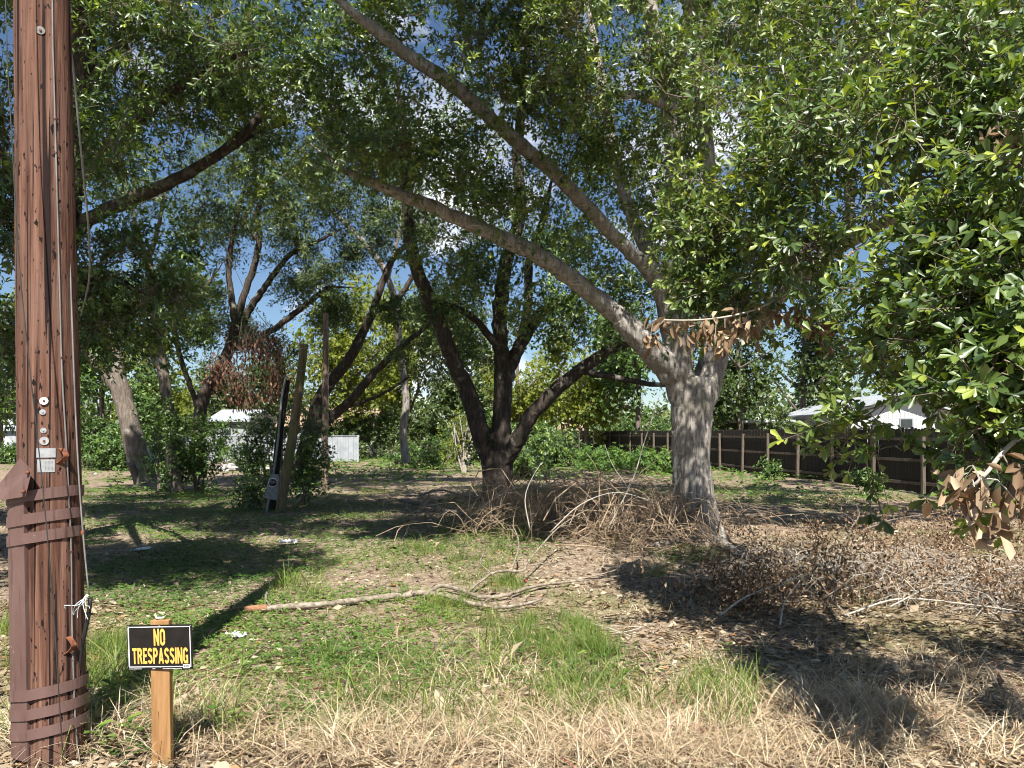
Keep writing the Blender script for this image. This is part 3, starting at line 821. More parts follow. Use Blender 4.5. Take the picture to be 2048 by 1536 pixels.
big_blobs = [  # px, py, Y, half-width, half-height, half-depth, clusters
    # near foliage at the right: the lower sprays hang nearer than the upper ones
    (2000, 180, 4.4, .5, .6, .5, 50), (1870, 110, 5.6, .8, .6, .7, 56), (1720, 90, 6.8, 1.0, .6, .9, 56), (1580, 110, 7.6, 1.1, .7, 1.0, 60),
    (1560, 300, 6.4, .75, .6, .7, 64), (1720, 280, 5.4, .6, .5, .6, 56), (1890, 340, 4.4, .55, .4, .5, 54), (1480, 500, 6.2, .42, .42, .5, 44), (1600, 520, 5.6, .40, .22, .4, 34),
    (2000, 470, 3.7, .28, .4, .35, 38), (1850, 510, 4.2, .34, .2, .35, 28), (1940, 650, 3.7, .28, .22, .3, 30), (2010, 740, 3.4, .22, .3, .3, 30), (1830, 600, 4.2, .16, .14, .2, 10),
    (1770, 720, 4.4, .12, .22, .2, 10), (1700, 850, 4.4, .09, .09, .1, 4), (1748, 880, 4.3, .05, .14, .08, 4), (2005, 880, 3.4, .13, .14, .15, 10), (1940, 780, 3.7, .13, .12, .15, 8),
    (1420, 600, 6.8, .34, .26, .4, 22), (1340, 540, 8.2, .2, .22, .3, 9),
    # above and in front of the trunk
    (1440, 330, 9.2, .8, .9, .8, 61), (1420, 120, 9.6, 1.0, .9, 1.0, 70),
    (1210, 80, 8.4, .95, .6, .8, 84), (1090, 90, 8.8, .8, .55, .8, 56), (1000, 170, 9.2, .7, .5, .7, 47), (930, 60, 9.4, .9, .6, .8, 56), (1090, 220, 9.6, .6, .5, .6, 36),
    (1130, 380, 11.2, 1.2, .9, .9, 70), (980, 380, 11.4, 1.1, .8, .9, 64), (900, 560, 11.5, .8, .5, .7, 14), (700, 320, 9.6, .55, .4, .5, 39), (620, 260, 9.8, .6, .4, .6, 25), (760, 260, 10.5, .8, .6, .7, 30),
    (800, 60, 10.2, 1.1, .7, .9, 42), (1180, 560, 12.0, .9, .6, .8, 36), (1050, 640, 12.2, .8, .5, .7, 25), (700, 120, 10.5, 1.0, .7, .9, 28),
    (1400, 470, 7.0, .35, .35, .4, 26), (1390, 560, 6.6, .28, .2, .3, 18), (1460, 620, 6.3, .3, .14, .3, 16), (1300, 420, 9.6, .4, .4, .4, 22), (1260, 300, 9.8, .6, .5, .5, 34), (1180, 250, 9.4, .6, .5, .5, 34),
    (1080, 480, 10.6, .7, .35, .5, 26), (940, 420, 10.0, .6, .35, .5, 26), (840, 330, 9.8, .7, .45, .6, 34), (640, 170, 10, .9, .6, .7, 34), (560, 330, 10.4, .6, .35, .5, 20), (900, 250, 9.8, .7, .5, .6, 34),
    ('n', 2.95, 3.3, 3.35, .55, .4, .55, 44), ('n', 3.8, 3.6, 3.5, .6, .4, .6, 48), ('n', 4.7, 4.0, 3.6, .7, .4, .7, 48), ('n', 3.4, 3.1, 2.7, .4, .3, .4, 20), ('n', 4.4, 3.4, 2.9, .5, .3, .5, 30),
    # high crown above the picture, unseen, spread for the shade it casts
    (1200, -160, 11, 3.0, 1.3, 2.4, 110), (1500, -220, 11, 2.6, 1.2, 2.2, 90), (800, -200, 11, 2.4, 1.1, 2.0, 80), (1350, -420, 13, 2.8, 1.4, 2.6, 90), (1000, -400, 12, 2.8, 1.2, 2.4, 90), (1750, -300, 12, 2.4, 1.2, 2.2, 60),
    ('w', 1.8, 9.5, 10.2, 2.0, .8, 1.8, 85), ('w', 4.4, 10.5, 10.4, 2.0, .8, 1.8, 85), ('w', 7.5, 12, 10, 2.2, .8, 2.0, 85), ('w', 3.5, 14, 11.2, 2.4, .9, 2.0, 85), ('w', 8.5, 16, 10, 2.4, .9, 2.2, 85), ('w', 6.2, 8.4, 10.2, 2.0, .8, 1.8, 110), ('w', 9.6, 9.5, 10, 2.0, .8, 1.8, 90), ('w', 3.4, 7.6, 11, 1.4, .7, 1.2, 50), ('w', 1.2, 16, 11.6, 2.4, .8, 1.8, 78), ('w', 5.8, 17, 11, 2.4, .8, 2.0, 78), ('w', 11.5, 19, 10.5, 2.6, .8, 2.2, 70), ('w', -.5, 12.5, 11, 2.0, .8, 1.8, 74),  # unseen clusters with enlarged leaves, added to deepen the mid-ground shade
]
def keep_big(a):
    u, w = project(a)
    hole = ((u - 1690) / 50) ** 2 + ((w - 612) / 45) ** 2 < 1
    spr = (((u - 1775) / 45) ** 2 + ((w - 735) / 70) ** 2 < 1) | (((u - 1702) / 45) ** 2 + ((w - 852) / 35) ** 2 < 1) | (((u - 1750) / 30) ** 2 + ((w - 890) / 60) ** 2 < 1)
    lane = ((w > 690) & (u < 1640)) | ((w > 640) & (u < 1870) & (w < 990) & ~spr)
    def near_line(pl, d, yfar):
        m = np.zeros(len(u), bool)
        for (x0, y0), (x1, y1) in zip(pl[:-1], pl[1:]):
            dx, dy = x1 - x0, y1 - y0
            t = np.clip(((u - x0) * dx + (w - y0) * dy) / (dx * dx + dy * dy), 0, 1)
            m |= (u - x0 - t * dx) ** 2 + (w - y0 - t * dy) ** 2 < d * d
        return m & (a[:, 1] < yfar)
    # the lit limbs stand clear of the leaves
    bare = near_line([(1300, 540), (1200, 440), (1100, 340), (1000, 255), (930, 190)], 46, 11.9) | near_line([(1256, 652), (1100, 525), (1000, 475), (900, 430), (790, 385)], 44, 11.9) | near_line([(1330, 700), (1345, 620), (1357, 520)], 50, 12)
    bare &= np.random.default_rng(3).uniform(0, 1, len(u)) < .9
    return ~(hole | lane | bare)
big = tree('oak_tree', 'large pale-barked oak with forked trunk in the middle right', big_trunk, big_limbs, big_blobs, 11, M['bark_pale'], M['oak_leaf'],
           leaf=.077, width=.40, ns=5, ka=6, kt=6, slen=.30, tmpl=LEAF7, seg=14, remesh=.035, lobes=big_lobes, trunk_extra=big_extra, near_leaves=300, keep=keep_big, wob=.09)

# ------------------------------------------------------------------ forked dark oak
def fork_lobes(pts, a):
    k = np.clip(1 - pts[:, 2:3] / 0.6, 0, 1) ** 1.5
    return 1 + k * (0.25 + 0.25 * np.cos(a[None] * 5 + 1.0))
fk = [(995, 1022, 18, .36), (995, 975, 18, .34), (994, 930, 18, .355), (992, 900, 18, .36)]
fk_extra = [
    [(985, 930, 18, .24), (962, 870, 17.9, .23), (945, 810, 17.8, .21), (925, 760, 17.7, .19)],
    [(1000, 930, 18, .27), (1003, 850, 18, .24), (1006, 780, 18, .215), (1005, 720, 18, .20)],
    [(1005, 930, 17.9, .2), (1035, 880, 17.7, .18), (1070, 820, 17.5, .165)],
]
fk_limbs = [
    [(927, 764, 17.7, .19), (906, 722, 17.5, .18), (880, 650, 17.2, .165), (845, 570, 17, .15), (822, 490, 16.8, .14), (815, 380, 16.6, .12), (805, 250, 16.4, .09), (790, 120, 16, .06)],
    [(1005, 725, 18, .2), (1000, 640, 18, .18), (1010, 540, 18, .16), (1040, 430, 18, .14), (1035, 300, 18, .12), (1050, 150, 18, .09), (1060, 0, 18, .06)],
    [(1068, 824, 17.5, .165), (1110, 780, 17.4, .155), (1160, 742, 17.2, .14), (1210, 705, 17, .125), (1262, 680, 16.8, .105), (1330, 650, 16.5, .07)],
    [(1165, 742, 17.2, .08), (1230, 755, 16.9, .07), (1300, 768, 16.6, .055), (1370, 772, 16.3, .03)],
    [(1010, 760, 18, .17), (1040, 690, 18.2, .15), (1085, 625, 18.4, .135), (1150, 590, 18.6, .11), (1210, 540, 18.8, .07)],
    [(1040, 690, 18.2, .12), (1055, 620, 18.6, .11), (1060, 520, 19, .1), (1085, 440, 19.2, .08), (1110, 330, 19.4, .05)],
    [(1002, 700, 18, .1), (950, 640, 17.6, .08), (900, 610, 17.3, .06), (850, 600, 17, .04)],
]
fk_blobs = [(870, 330, 16.5, 1.8, 1.5, 1.5, 89), (1010, 250, 18, 1.8, 1.8, 1.5, 87), (1120, 480, 18, 1.5, 1.1, 1.3, 72), (1010, 520, 17.5, 1.3, 1.1, 1.2, 66), (900, 520, 17, 1.1, .9, 1.0, 46),
            (1110, 640, 17.5, 1.0, .6, .9, 37), (1200, 640, 17, 1.1, .6, .9, 43), (980, 690, 18.2, .5, .4, .5, 11), (760, 180, 16, 1.6, 1.3, 1.4, 52), (1150, 250, 18.5, 1.6, 1.5, 1.4, 58), (860, 640, 17.2, .7, .5, .6, 20),
            (1260, 540, 17, 1.1, .9, 1.0, 49), (1000, -120, 18, 3.6, 1.6, 3.0, 101), (700, -80, 17, 2.4, 1.3, 2, 58), (972, 870, 18, .25, .4, .3, 8),
            (640, 60, 17.5, 2.0, 1.5, 1.5, 100), (560, 220, 19, 1.7, 1.1, 1.3, 70), (1290, 350, 18.5, 1.8, 2.0, 1.5, 90), (1250, 110, 18.5, 2, 1.6, 1.5, 90), (700, 330, 19, 1.6, .8, 1.2, 50), (1460, 250, 18.5, 2.2, 2.2, 1.5, 90), (420, 120, 18.5, 2.0, 1.6, 1.5, 70), (240, 380, 19, 1.8, 1.6, 1.5, 70),
            ('w', -7.5, 18, 13.2, 2.6, .8, 2.0, 62), ('w', -11, 17, 12.6, 2.4, .8, 2.0, 62), ('w', -3.5, 19, 13.6, 2.4, .8, 2.0, 62), ('w', 3.5, 21, 14.6, 2.6, .8, 2.2, 62)]  # unseen clusters added overhead to shade the trees and ground behind
tree('dark_oak_tree', 'dark forked oak with spreading limbs behind the brush pile', fk, fk_limbs, fk_blobs, 21, M['bark_dark'], M['oak_leaf_b'], leaf=.10, width=.42, ns=6, ka=6, kt=6, slen=.44,
     seg=12, remesh=.04, lobes=fork_lobes, trunk_extra=fk_extra, twig_r=.013)

# ------------------------------------------------------------------ oak behind the utility pole
lo_trunk = [(95, 1085, 12.3, .34), (98, 1000, 12.3, .30), (100, 800, 12.2, .28), (108, 600, 12.1, .27), (128, 400, 12, .26), (158, 220, 12, .24), (164, 110, 12, .22), (158, -20, 12, .19), (150, -200, 12, .14)]
lo_limbs = [
    [(176, 190, 12, .15), (205, 150, 11.9, .13), (235, 100, 11.8, .11), (262, 20, 11.7, .09), (290, -80, 11.6, .06)],
    [(112, 520, 12.1, 0.117), (150, 460, 12.1, 0.117), (195, 430, 12, 0.109), (270, 395, 11.9, 0.101), (350, 360, 11.8, 0.090), (420, 320, 11.7, 0.078), (500, 255, 11.6, 0.062), (560, 170, 11.5, 0.047), (600, 90, 11.4, 0.031)],
    [(128, 400, 12, .10), (220, 300, 11.2, .08), (320, 200, 10.2, .07), (430, 130, 9.4, .05), (540, 90, 8.8, .03)],
    [(110, 560, 12.1, .09), (170, 560, 10.8, .075), (230, 560, 9.6, .05), (290, 590, 8.8, .03)],
    [(104, 620, 12.1, .09), (60, 480, 10, .07), (20, 350, 8.4, .05), (-20, 250, 7.4, .03)],
    [(395, 335, 11.7, .07), (455, 300, 12.2, .06), (520, 260, 12.8, .05), (600, 240, 13.2, .035)],
]
lo_blobs = [(330, 60, 9.2, 1.1, .6, .8, 89), (450, 110, 9.4, .8, .45, .7, 59), (230, 200, 9.6, .6, .6, .6, 48), (330, 180, 10.5, .9, .6, .8, 54), (250, 330, 10.5, .6, .5, .6, 35), (190, 300, 8.6, .3, .35, .4, 21),
            (380, 240, 12.2, 1.2, .7, .9, 62), (540, 120, 11.4, .9, .7, .8, 37), (500, 250, 12.6, .9, .6, .8, 35), (420, 430, 12.5, .7, .4, .6, 13),
            (220, 500, 8.9, .35, .22, .4, 27), (300, 570, 9.2, .55, .35, .5, 43), (200, 600, 9.2, .4, .35, .5, 29), (260, 660, 10, .7, .3, .6, 35), (330, 500, 11, .6, .3, .5, 18), (190, 690, 9.8, .3, .2, .3, 10),
            (10, 200, 7.8, .35, .7, .5, 35), (15, 450, 8.2, .32, .7, .5, 37), (20, 680, 8.8, .3, .6, .5, 29), (15, 800, 9, .25, .2, .3, 10), (-120, 350, 8, .6, 1.2, .8, 40),
            (300, -200, 10.5, 2.2, 1.0, 1.8, 90), (60, -160, 11, 2.2, 1.2, 1.8, 60), (560, -120, 11.5, 1.8, 1.0, 1.6, 70), (400, -480, 10.5, 2.4, 1.1, 2.2, 90), (700, -380, 11, 1.8, 1.0, 1.6, 50),
            ('w', -8.0, 5.0, 9.4, 2.2, .8, 1.8, 142), ('w', -4.3, 3.8, 9.4, 2.0, .8, 1.6, 142), ('w', -5.5, 9.0, 10, 2.2, .9, 1.8, 142), ('w', -1.0, 7.2, 9.8, 1.6, .8, 1.6, 142), ('w', -2.4, 10.8, 10.4, 2.0, .8, 1.8, 142), ('w', -8.5, 10.5, 9.6, 2.0, .9, 1.8, 111), ('w', -10.5, 9, 9.4, 2.0, .8, 2.0, 105), ('w', -4.8, 12.6, 10.6, 2.0, .8, 1.6, 117), ('w', -9, 13.5, 10.4, 2.2, .8, 1.8, 105), ('w', .2, 8.0, 10, 1.6, .7, 1.4, 94)]  # unseen big-leaved clusters, added so shade falls on the left mid-ground
def keep_left(a):
    u, w = project(a)
    return ~((((u - 172) / 45) ** 2 + ((w - 90) / 150) ** 2 < 1) & (a[:, 1] < 12) & (a[:, 2] < 9)) & ~((((u - 270) / 150) ** 2 + ((w - 395 + (u - 270) * .42) / 36) ** 2 < 1) & (a[:, 1] < 11.8))
tree('oak_tree', 'dark-trunked oak standing behind the utility pole, its leafy limbs reaching right', lo_trunk, lo_limbs, lo_blobs, 31, M['bark_dark'], M['oak_leaf_b'], leaf=.088, width=.36, ns=5, ka=7, kt=5, slen=.38,
     seg=12, tmpl=LEAF7, near_leaves=120, keep=keep_left)

# ------------------------------------------------------------------ slender trees in the middle distance
tree('curved_tree', 'dark curving tree with several rising stems left of the leaning poles',
     [(392, 950, 25, .26), (398, 870, 25, .22), (405, 800, 25, .2), (438, 742, 25, .19), (462, 690, 25, .18), (474, 640, 25, .17)],
     [[(472, 650, 25, .14), (462, 590, 25, .11), (458, 520, 25, .09), (475, 430, 25, .07), (500, 340, 25, .05)],
      [(474, 645, 25, .13), (488, 590, 25, .12), (512, 520, 25, .11), (518, 470, 25, .10), (512, 430, 25, .09), (530, 390, 25, .07), (560, 330, 25, .04)],
      [(470, 670, 25, .13), (505, 610, 25, .12), (540, 560, 25, .1), (580, 510, 25, .09), (640, 480, 25, .06), (700, 450, 25, .03)],
      [(460, 700, 25, .12), (520, 675, 25, .11), (580, 635, 25, .1), (630, 595, 25, .09), (660, 575, 25, .07), (710, 575, 25, .04)],
      [(400, 830, 25, .1), (350, 660, 24.6, .08), (400, 590, 24.5, .07), (450, 520, 24.5, .05)],
      [(515, 480, 25, .07), (490, 440, 25, .07), (505, 400, 25, .06), (520, 350, 25, .04)]],
     [(420, 440, 25, 1.21, 0.99, 1, 73), (520, 420, 25, 1.32, 1.10, 1, 73), (620, 470, 25, 1.21, 0.88, 1, 61), (600, 560, 25, 1.10, 0.66, .8, 67), (660, 610, 25, 0.77, 0.55, .6, 51), (430, 640, 25, 0.99, 0.77, .8, 73), (480, 320, 25, 1.76, 0.99, 1.2, 73), (640, 360, 25, 1.54, 0.99, 1, 73), (360, 560, 25, 1.10, 0.88, .8, 67), (540, 690, 25, 0.77, 0.44, .6, 33)],
     41, M['bark_dark'], M['fine_leaf'], leaf=.135, width=.32, ns=6, ka=8, kt=3, slen=.55, seg=8, twig_r=.014)

tree('sweeping_tree', 'grey tree sweeping up to the right behind the slim upright pole',
     [(590, 965, 26, .3), (608, 910, 26, .28), (626, 850, 26, .26), (640, 800, 26, .24), (660, 765, 26, .2), (700, 715, 26, .18), (728, 660, 26, .16), (748, 620, 26, .14)],
     [[(745, 625, 26, .13), (765, 565, 26, .12), (785, 520, 26, .1), (830, 470, 26, .08), (880, 400, 26, .05)],
      [(748, 622, 26, .12), (785, 605, 26, .11), (815, 570, 26, .09), (850, 500, 26, .05)],
      [(622, 858, 26, .2), (665, 832, 25.8, .17), (705, 798, 25.6, .15), (740, 755, 25.4, .13), (790, 705, 25.2, .11), (850, 655, 25, .08), (930, 600, 25, .04)],
      [(680, 820, 25.8, .06), (760, 790, 25.3, .05), (840, 740, 25, .03)]],
     [(740, 480, 26, 1.32, 0.99, 1, 62), (840, 470, 26, 1.43, 1.10, 1, 71), (800, 640, 25.5, 0.88, 0.66, .8, 29), (900, 600, 25, 1.10, 0.88, .8, 58), (760, 350, 26, 1.65, 1.10, 1, 71), (850, 720, 25, 1.10, 0.66, .8, 46), (680, 520, 26, 0.88, 0.55, .6, 21)],
     42, M['bark_dark'], M['fine_leaf'], leaf=.13, width=.34, ns=6, ka=7, kt=3, slen=.5, seg=10, twig_r=.014)

vine = tree('vine_wrapped_tree', 'straight trunk wrapped in green vines, left middle distance',
     [(352, 986, 22.4, .22), (346, 930, 22.4, .19), (340, 850, 22.4, .165), (330, 770, 22.4, .155), (318, 700, 22.4, .145), (306, 610, 22.4, .12), (296, 500, 22.4, .10)],
     [[(300, 540, 22.4, .08), (275, 460, 22.4, .06), (262, 400, 22.4, .04)], [(298, 520, 22.4, .08), (320, 440, 22.4, .06), (330, 360, 22.4, .04)], [(326, 745, 22.3, .04), (305, 720, 22.2, .035), (290, 690, 22.1, .02)]],
     [(350, 950, 22.4, .35, .35, .35, 16), (340, 860, 22.4, .55, .4, .45, 26), (318, 830, 22.2, .35, .35, .4, 18), (390, 850, 22.3, .6, .35, .4, 22), (370, 920, 22.4, .45, .35, .4, 20), (420, 880, 22.4, .4, .3, .3, 8),
      (300, 440, 22.4, 1.0, .8, .9, 34), (250, 640, 22.6, 1.0, .5, .8, 26), (400, 680, 22.8, .9, .4, .7, 18)],
     43, M['bark_mid'], M['bush_leaf'], leaf=.10, width=.5, ns=6, ka=6, kt=4, slen=.3, seg=8, twig_r=.01)

tree('broken_leaning_tree', 'leaning grey trunk with split bark and broken forks at left',
     [(298, 980, 26.5, .46), (292, 962, 26.5, .42), (278, 920, 26.5, .37), (262, 860, 26.5, .34), (250, 810, 26.5, .31), (240, 775, 26.5, .30), (232, 745, 26.5, .26)],
     [[(240, 770, 26.5, .22), (236, 730, 26.5, .21), (230, 690, 26.5, .19), (226, 630, 26.5, .15)], [(244, 785, 26.5, .2), (215, 755, 26.4, .18), (190, 725, 26.3, .14), (165, 700, 26.2, .1), (140, 650, 26, .06)],
      [(275, 950, 26.2, .1), (262, 935, 26.0, .08), (252, 922, 25.9, .03)]],
     [(180, 640, 26.3, 1.2, .6, 1, 30), (230, 590, 26.4, 1.2, .7, 1, 26)],
     44, M['bark_mid'], M['fine_leaf'], leaf=.12, width=.36, ns=6, ka=6, kt=4, slen=.5, seg=12, wob=.16)

# pale limb crossing high in the middle
tree('slim_pale_tree', 'slim pale-barked tree leaning left behind the forked dark oak',
     [(812, 925, 29, .17), (806, 860, 29, .15), (812, 800, 29, .14), (800, 700, 29, .13), (790, 600, 29, .12), (760, 520, 29, .11)],
     [[(762, 530, 29, .1), (735, 492, 29, .1), (676, 433, 29, .09), (620, 385, 29, .08), (553, 328, 29, .06), (500, 300, 29, .04)], [(775, 560, 29, .08), (800, 460, 29, .07), (830, 350, 29, .05)]],
     [(600, 340, 29, 1.6, .8, 1, 41), (700, 400, 29, 1.0, .7, .8, 22), (820, 400, 29, 1.4, 1.2, 1, 41)],
     45, M['bark_pale'], M['fine_leaf'], leaf=.13, width=.34, ns=6, ka=6, kt=3, slen=.55, seg=8)
#MARK_OBJECTS
# ------------------------------------------------------------------ utility pole
M['pole_wood'] = noise_mat('pole_wood', [(0.30, (0.030, 0.014, 0.010)), (0.44, (0.095, 0.044, 0.030)), (0.56, (0.165, 0.083, 0.057)), (0.74, (0.26, 0.155, 0.115))],
                           (20, 20, 0.7), 2.2, 14, 0.85, 0.2, 1.0, 0.012,
                           layers=[((1.1, 1.1, 0.9), 1.6, (0.165, 0.098, 0.075), 0.50, 0.76), ((18, 18, 7.0), 2.4, (0.010, 0.006, 0.005), 0.62, 0.655),
                                   ((34, 34, 0.18), 1.3, (0.016, 0.009, 0.008), 0.575, 0.61)])
M['guard_brown'] = noise_mat('guard_brown', [(0.3, (0.105, 0.058, 0.050)), (0.5, (0.14, 0.083, 0.073)), (0.7, (0.165, 0.102, 0.09))], (1, 1, .4), 5, 8, 0.5, 0.35, 0.15, 0.006,
                             layers=[((1, 1, 1), 26.0, (0.24, 0.18, 0.16), 0.66, 0.72), ((6, 6, .5), 5.0, (0.07, 0.038, 0.03), 0.58, 0.72)])
M['rust'] = noise_mat('rust', [(0.3, (0.10, 0.035, 0.02)), (0.7, (0.26, 0.10, 0.055))], (1, 1, 1), 40, 4, 0.8, 0.2, 0.3, 0.003)
M['tin'] = noise_mat('tin', [(0.3, (0.42, 0.43, 0.44)), (0.7, (0.62, 0.63, 0.64))], (1, 1, 1), 30, 4, 0.38, 0.5, 0.2, 0.002, metallic=0.6)
M['cable_grey'] = noise_mat('cable_grey', [(0.3, (0.13, 0.125, 0.12)), (0.7, (0.23, 0.225, 0.215))], (1, 1, 1), 8, 3, 0.5, 0.4, 0.0)
M['stone'] = noise_mat('stone', [(0.3, (0.30, 0.24, 0.21)), (0.7, (0.50, 0.43, 0.38))], (1, 1, 1), 14, 6, 0.9, 0.1, 0.6, 0.02)

PC0 = np.array([-2.452, 4.12, 0.0]); PC1 = np.array([-2.56, 4.10, 7.6])
pole = tag(empty('utility_pole', PC0), 'brown wooden utility pole with metal guard at the left edge', 'utility pole')
def pc(z): return PC0 + (PC1 - PC0) * (z / 7.6)
def pr(z): return 0.160 - 0.0068 * z
zs = np.arange(-0.15, 8.4, 0.09)
v, f = tube_np([pc(z) for z in zs], [pr(z) for z in zs], 40, 0.012, 3)
me = np_mesh('shaft', v, f, smooth=True)
obj('shaft', me, M['pole_wood'], pole, PC0)
def on_pole(px, z, out=0.0):
    """point on the front of the shaft seen at photo column px, height z"""
    c, rr = pc(z), pr(z) + out
    k = (px - 1024) / FPX
    for y in np.linspace(c[1] - rr, c[1], 60):
        if (k * y - c[0]) ** 2 + (y - c[1]) ** 2 <= rr * rr:
            return np.array([k * y, y, z])
    return np.array([c[0] + rr * (1 if k * c[1] > c[0] else -1), c[1], z])
def zp(py, Y=3.96): return CAMZ + (HOR - py) / FPX * Y
# guard: a half-round cover up the front left side of the pole
GP = np.array([(-0.150, 0.05), (-0.166, 0.0), (-0.172, -0.05), (-0.168, -0.085), (-0.155, -0.108), (-0.128, -0.130), (-0.085, -0.150), (-0.034, -0.171), (-0.028, -0.150)])
def hull(z, grow_=0.0, n=46):
    c = pc(z)[:2]; rr = pr(z) + grow_; 
    pts = [c + rr * np.array([math.cos(a), math.sin(a)]) for a in np.linspace(0, 2 * np.pi, 60, endpoint=False)] + [c + q_ * (1 + grow_ / .17) for q_ in GP[1:8]]
    pts = sorted(set((round(p[0], 5), round(p[1], 5)) for p in pts))
    def half(ps):
        h = []
        for p in ps:
            while len(h) >= 2 and (h[-1][0] - h[-2][0]) * (p[1] - h[-2][1]) - (h[-1][1] - h[-2][1]) * (p[0] - h[-2][0]) <= 0: h.pop()
            h.append(p)
        return h
    a, b = half(pts), half(pts[::-1])
    H_ = np.array(a[:-1] + b[:-1])
    # even resample
    Q = np.vstack([H_, H_[:1]]); d = np.concatenate([[0], np.cumsum(np.linalg.norm(np.diff(Q, axis=0), axis=1))])
    t = np.linspace(0, d[-1], n, endpoint=False)
    return np.stack([np.interp(t, d, Q[:, 0]), np.interp(t, d, Q[:, 1])], 1)
zt, zb = zp(1000), 0.06
gvv = []
NG = len(GP)
for z in (zb, zb + (zt - zb) * .33, zb + (zt - zb) * .66, zt):
    g = pc(z)
    gvv.append([(g[0] + a, g[1] + b, z) for a, b in GP])
gvv = np.array(gvv).reshape(-1, 3)
gff = [(i * NG + j, i * NG + j + 1, (i + 1) * NG + j + 1, (i + 1) * NG + j) for i in range(3) for j in range(NG - 1)]
me = bpy.data.meshes.new('guard'); me.from_pydata([tuple(p) for p in gvv], [], gff)
go = obj('guard', me, M['guard_brown'], pole, PC0)
sm = go.modifiers.new('thick', 'SOLIDIFY'); sm.thickness = 0.004; sm.offset = 1
for py in (994, 1040, 1078, 1391, 1430, 1470):
    z = zp(py) ; hgt = 0.056
    V, F = [], []
    n = 46
    for zz, gr in ((z - hgt / 2, .006), (z - hgt / 2, .010), (z + hgt / 2, .010), (z + hgt / 2, .006)):
        hh = hull(z, gr, n)
        cx = pc(z)[0]
        V += [(p[0], p[1], zz + 0.16 * (p[0] - cx) - .05 * (p[1] - pc(z)[1])) for p in hh]
    for a in range(4):
        b = (a + 1) % 4
        F += [(a * n + j, a * n + (j + 1) % n, b * n + (j + 1) % n, b * n + j) for j in range(n)]
    me = bpy.data.meshes.new('band'); me.from_pydata(V, [], F)
    bo = obj('band', me, M['guard_brown'], pole, PC0)
    for p in me.polygons: p.use_smooth = False
# the flared top plate of the guard, bent away to the left
fl = [P(40, 916, 3.93), P(64, 940, 3.895), P(51, 993, 3.90), P(0, 1001, 3.96), P(-46, 1012, 4.04), P(-48, 1018, 4.05), P(0, 966, 3.99)]
me = MB().prism(fl, (-.002, .005, 0)).mesh('flared_guard_plate')
obj('flared_guard_plate', me, M['guard_brown'], pole, PC0)
for px, py in ((55, 945), (46, 983)):
    c = P(px, py, 3.892)
    obj('bolt', MB().tube([c + (0, .012, 0), c + (0, -.004, 0), c + (0, -.008, 0)], [.009, .009, .005], 8).mesh('bolt', True), M['rust'], pole, PC0)
# round tags and number plates
for px, py, rr, mt in ((88, 802, .020, 'tin'), (85.5, 824, .0145, 'tin'), (87, 861, .0145, 'tin'), (88.5, 882, .0215, 'tin'), (81, 55, .021, 'cable_grey')):
    z = zp(py); c = on_pole(px, z, .001); d = unit(c - pc(z)); d[2] = 0
    tilt = np.array([0, 0, .25]) if py == 802 else np.zeros(3)
    d = unit(d + tilt)
    to = obj('tag_disc', MB().tube([c, c + d * .005], [rr, rr], 20).mesh('tag_disc'), M[mt], pole, PC0)
    obj('nail', MB().tube([c + d * .005, c + d * .011], [rr * .32, rr * .25], 8).mesh('nail'), M['rust'] if rr > .018 else M['tin'], to, PC0)
for py, w, h in ((906, .086, .048), (932, .078, .066)):
    z = zp(py); c = on_pole(92, z, .002); d = unit(c - pc(z)); s = unit(np.cross([0, 0, 1.0], d))
    q = [c - s * w / 2 - (0, 0, h / 2), c + s * w / 2 - (0, 0, h / 2 - .002), c + s * w / 2 + (0, 0, h / 2), c - s * w / 2 + (0, 0, h / 2)]
    # gently curved plate
    mb = MB(); N_ = 9
    for i in range(N_ - 1):
        t0, t1 = i / (N_ - 1), (i + 1) / (N_ - 1)
        def pt(t, zz, o): 
            b = (t - .5) * w; return c + s * b + np.array([0, 0, zz]) + d * (o - b * b * 2.6)
        a, b_, e, g_ = pt(t0, -h / 2, 0), pt(t1, -h / 2, 0), pt(t1, h / 2, 0), pt(t0, h / 2, 0)
        a2, b2, e2, g2 = pt(t0, -h / 2, .003), pt(t1, -h / 2, .003), pt(t1, h / 2, .003), pt(t0, h / 2, .003)
        mb.add([a, b_, e, g_, a2, b2, e2, g2], [(4, 5, 6, 7), (0, 1, 5, 4), (2, 3, 7, 6), (0, 3, 2, 1)])
    po = obj('number_plate', mb.mesh('number_plate'), M['tin'], pole, PC0)
    if py == 932:   # embossed dots
        mb = MB()
        for i in range(8):
            for j in range(6):
                p = c + s * (-.002 + j * .0062) + np.array([0, 0, .024 - i * .0062]) + d * (.003 - (-.002 + j * .0062) ** 2 * 2.6)
                mb.tube([p, p + d * .0015], [.0017, .001], 5)
        obj('embossed_dots', mb.mesh('embossed_dots'), M['cable_grey'], po, PC0)
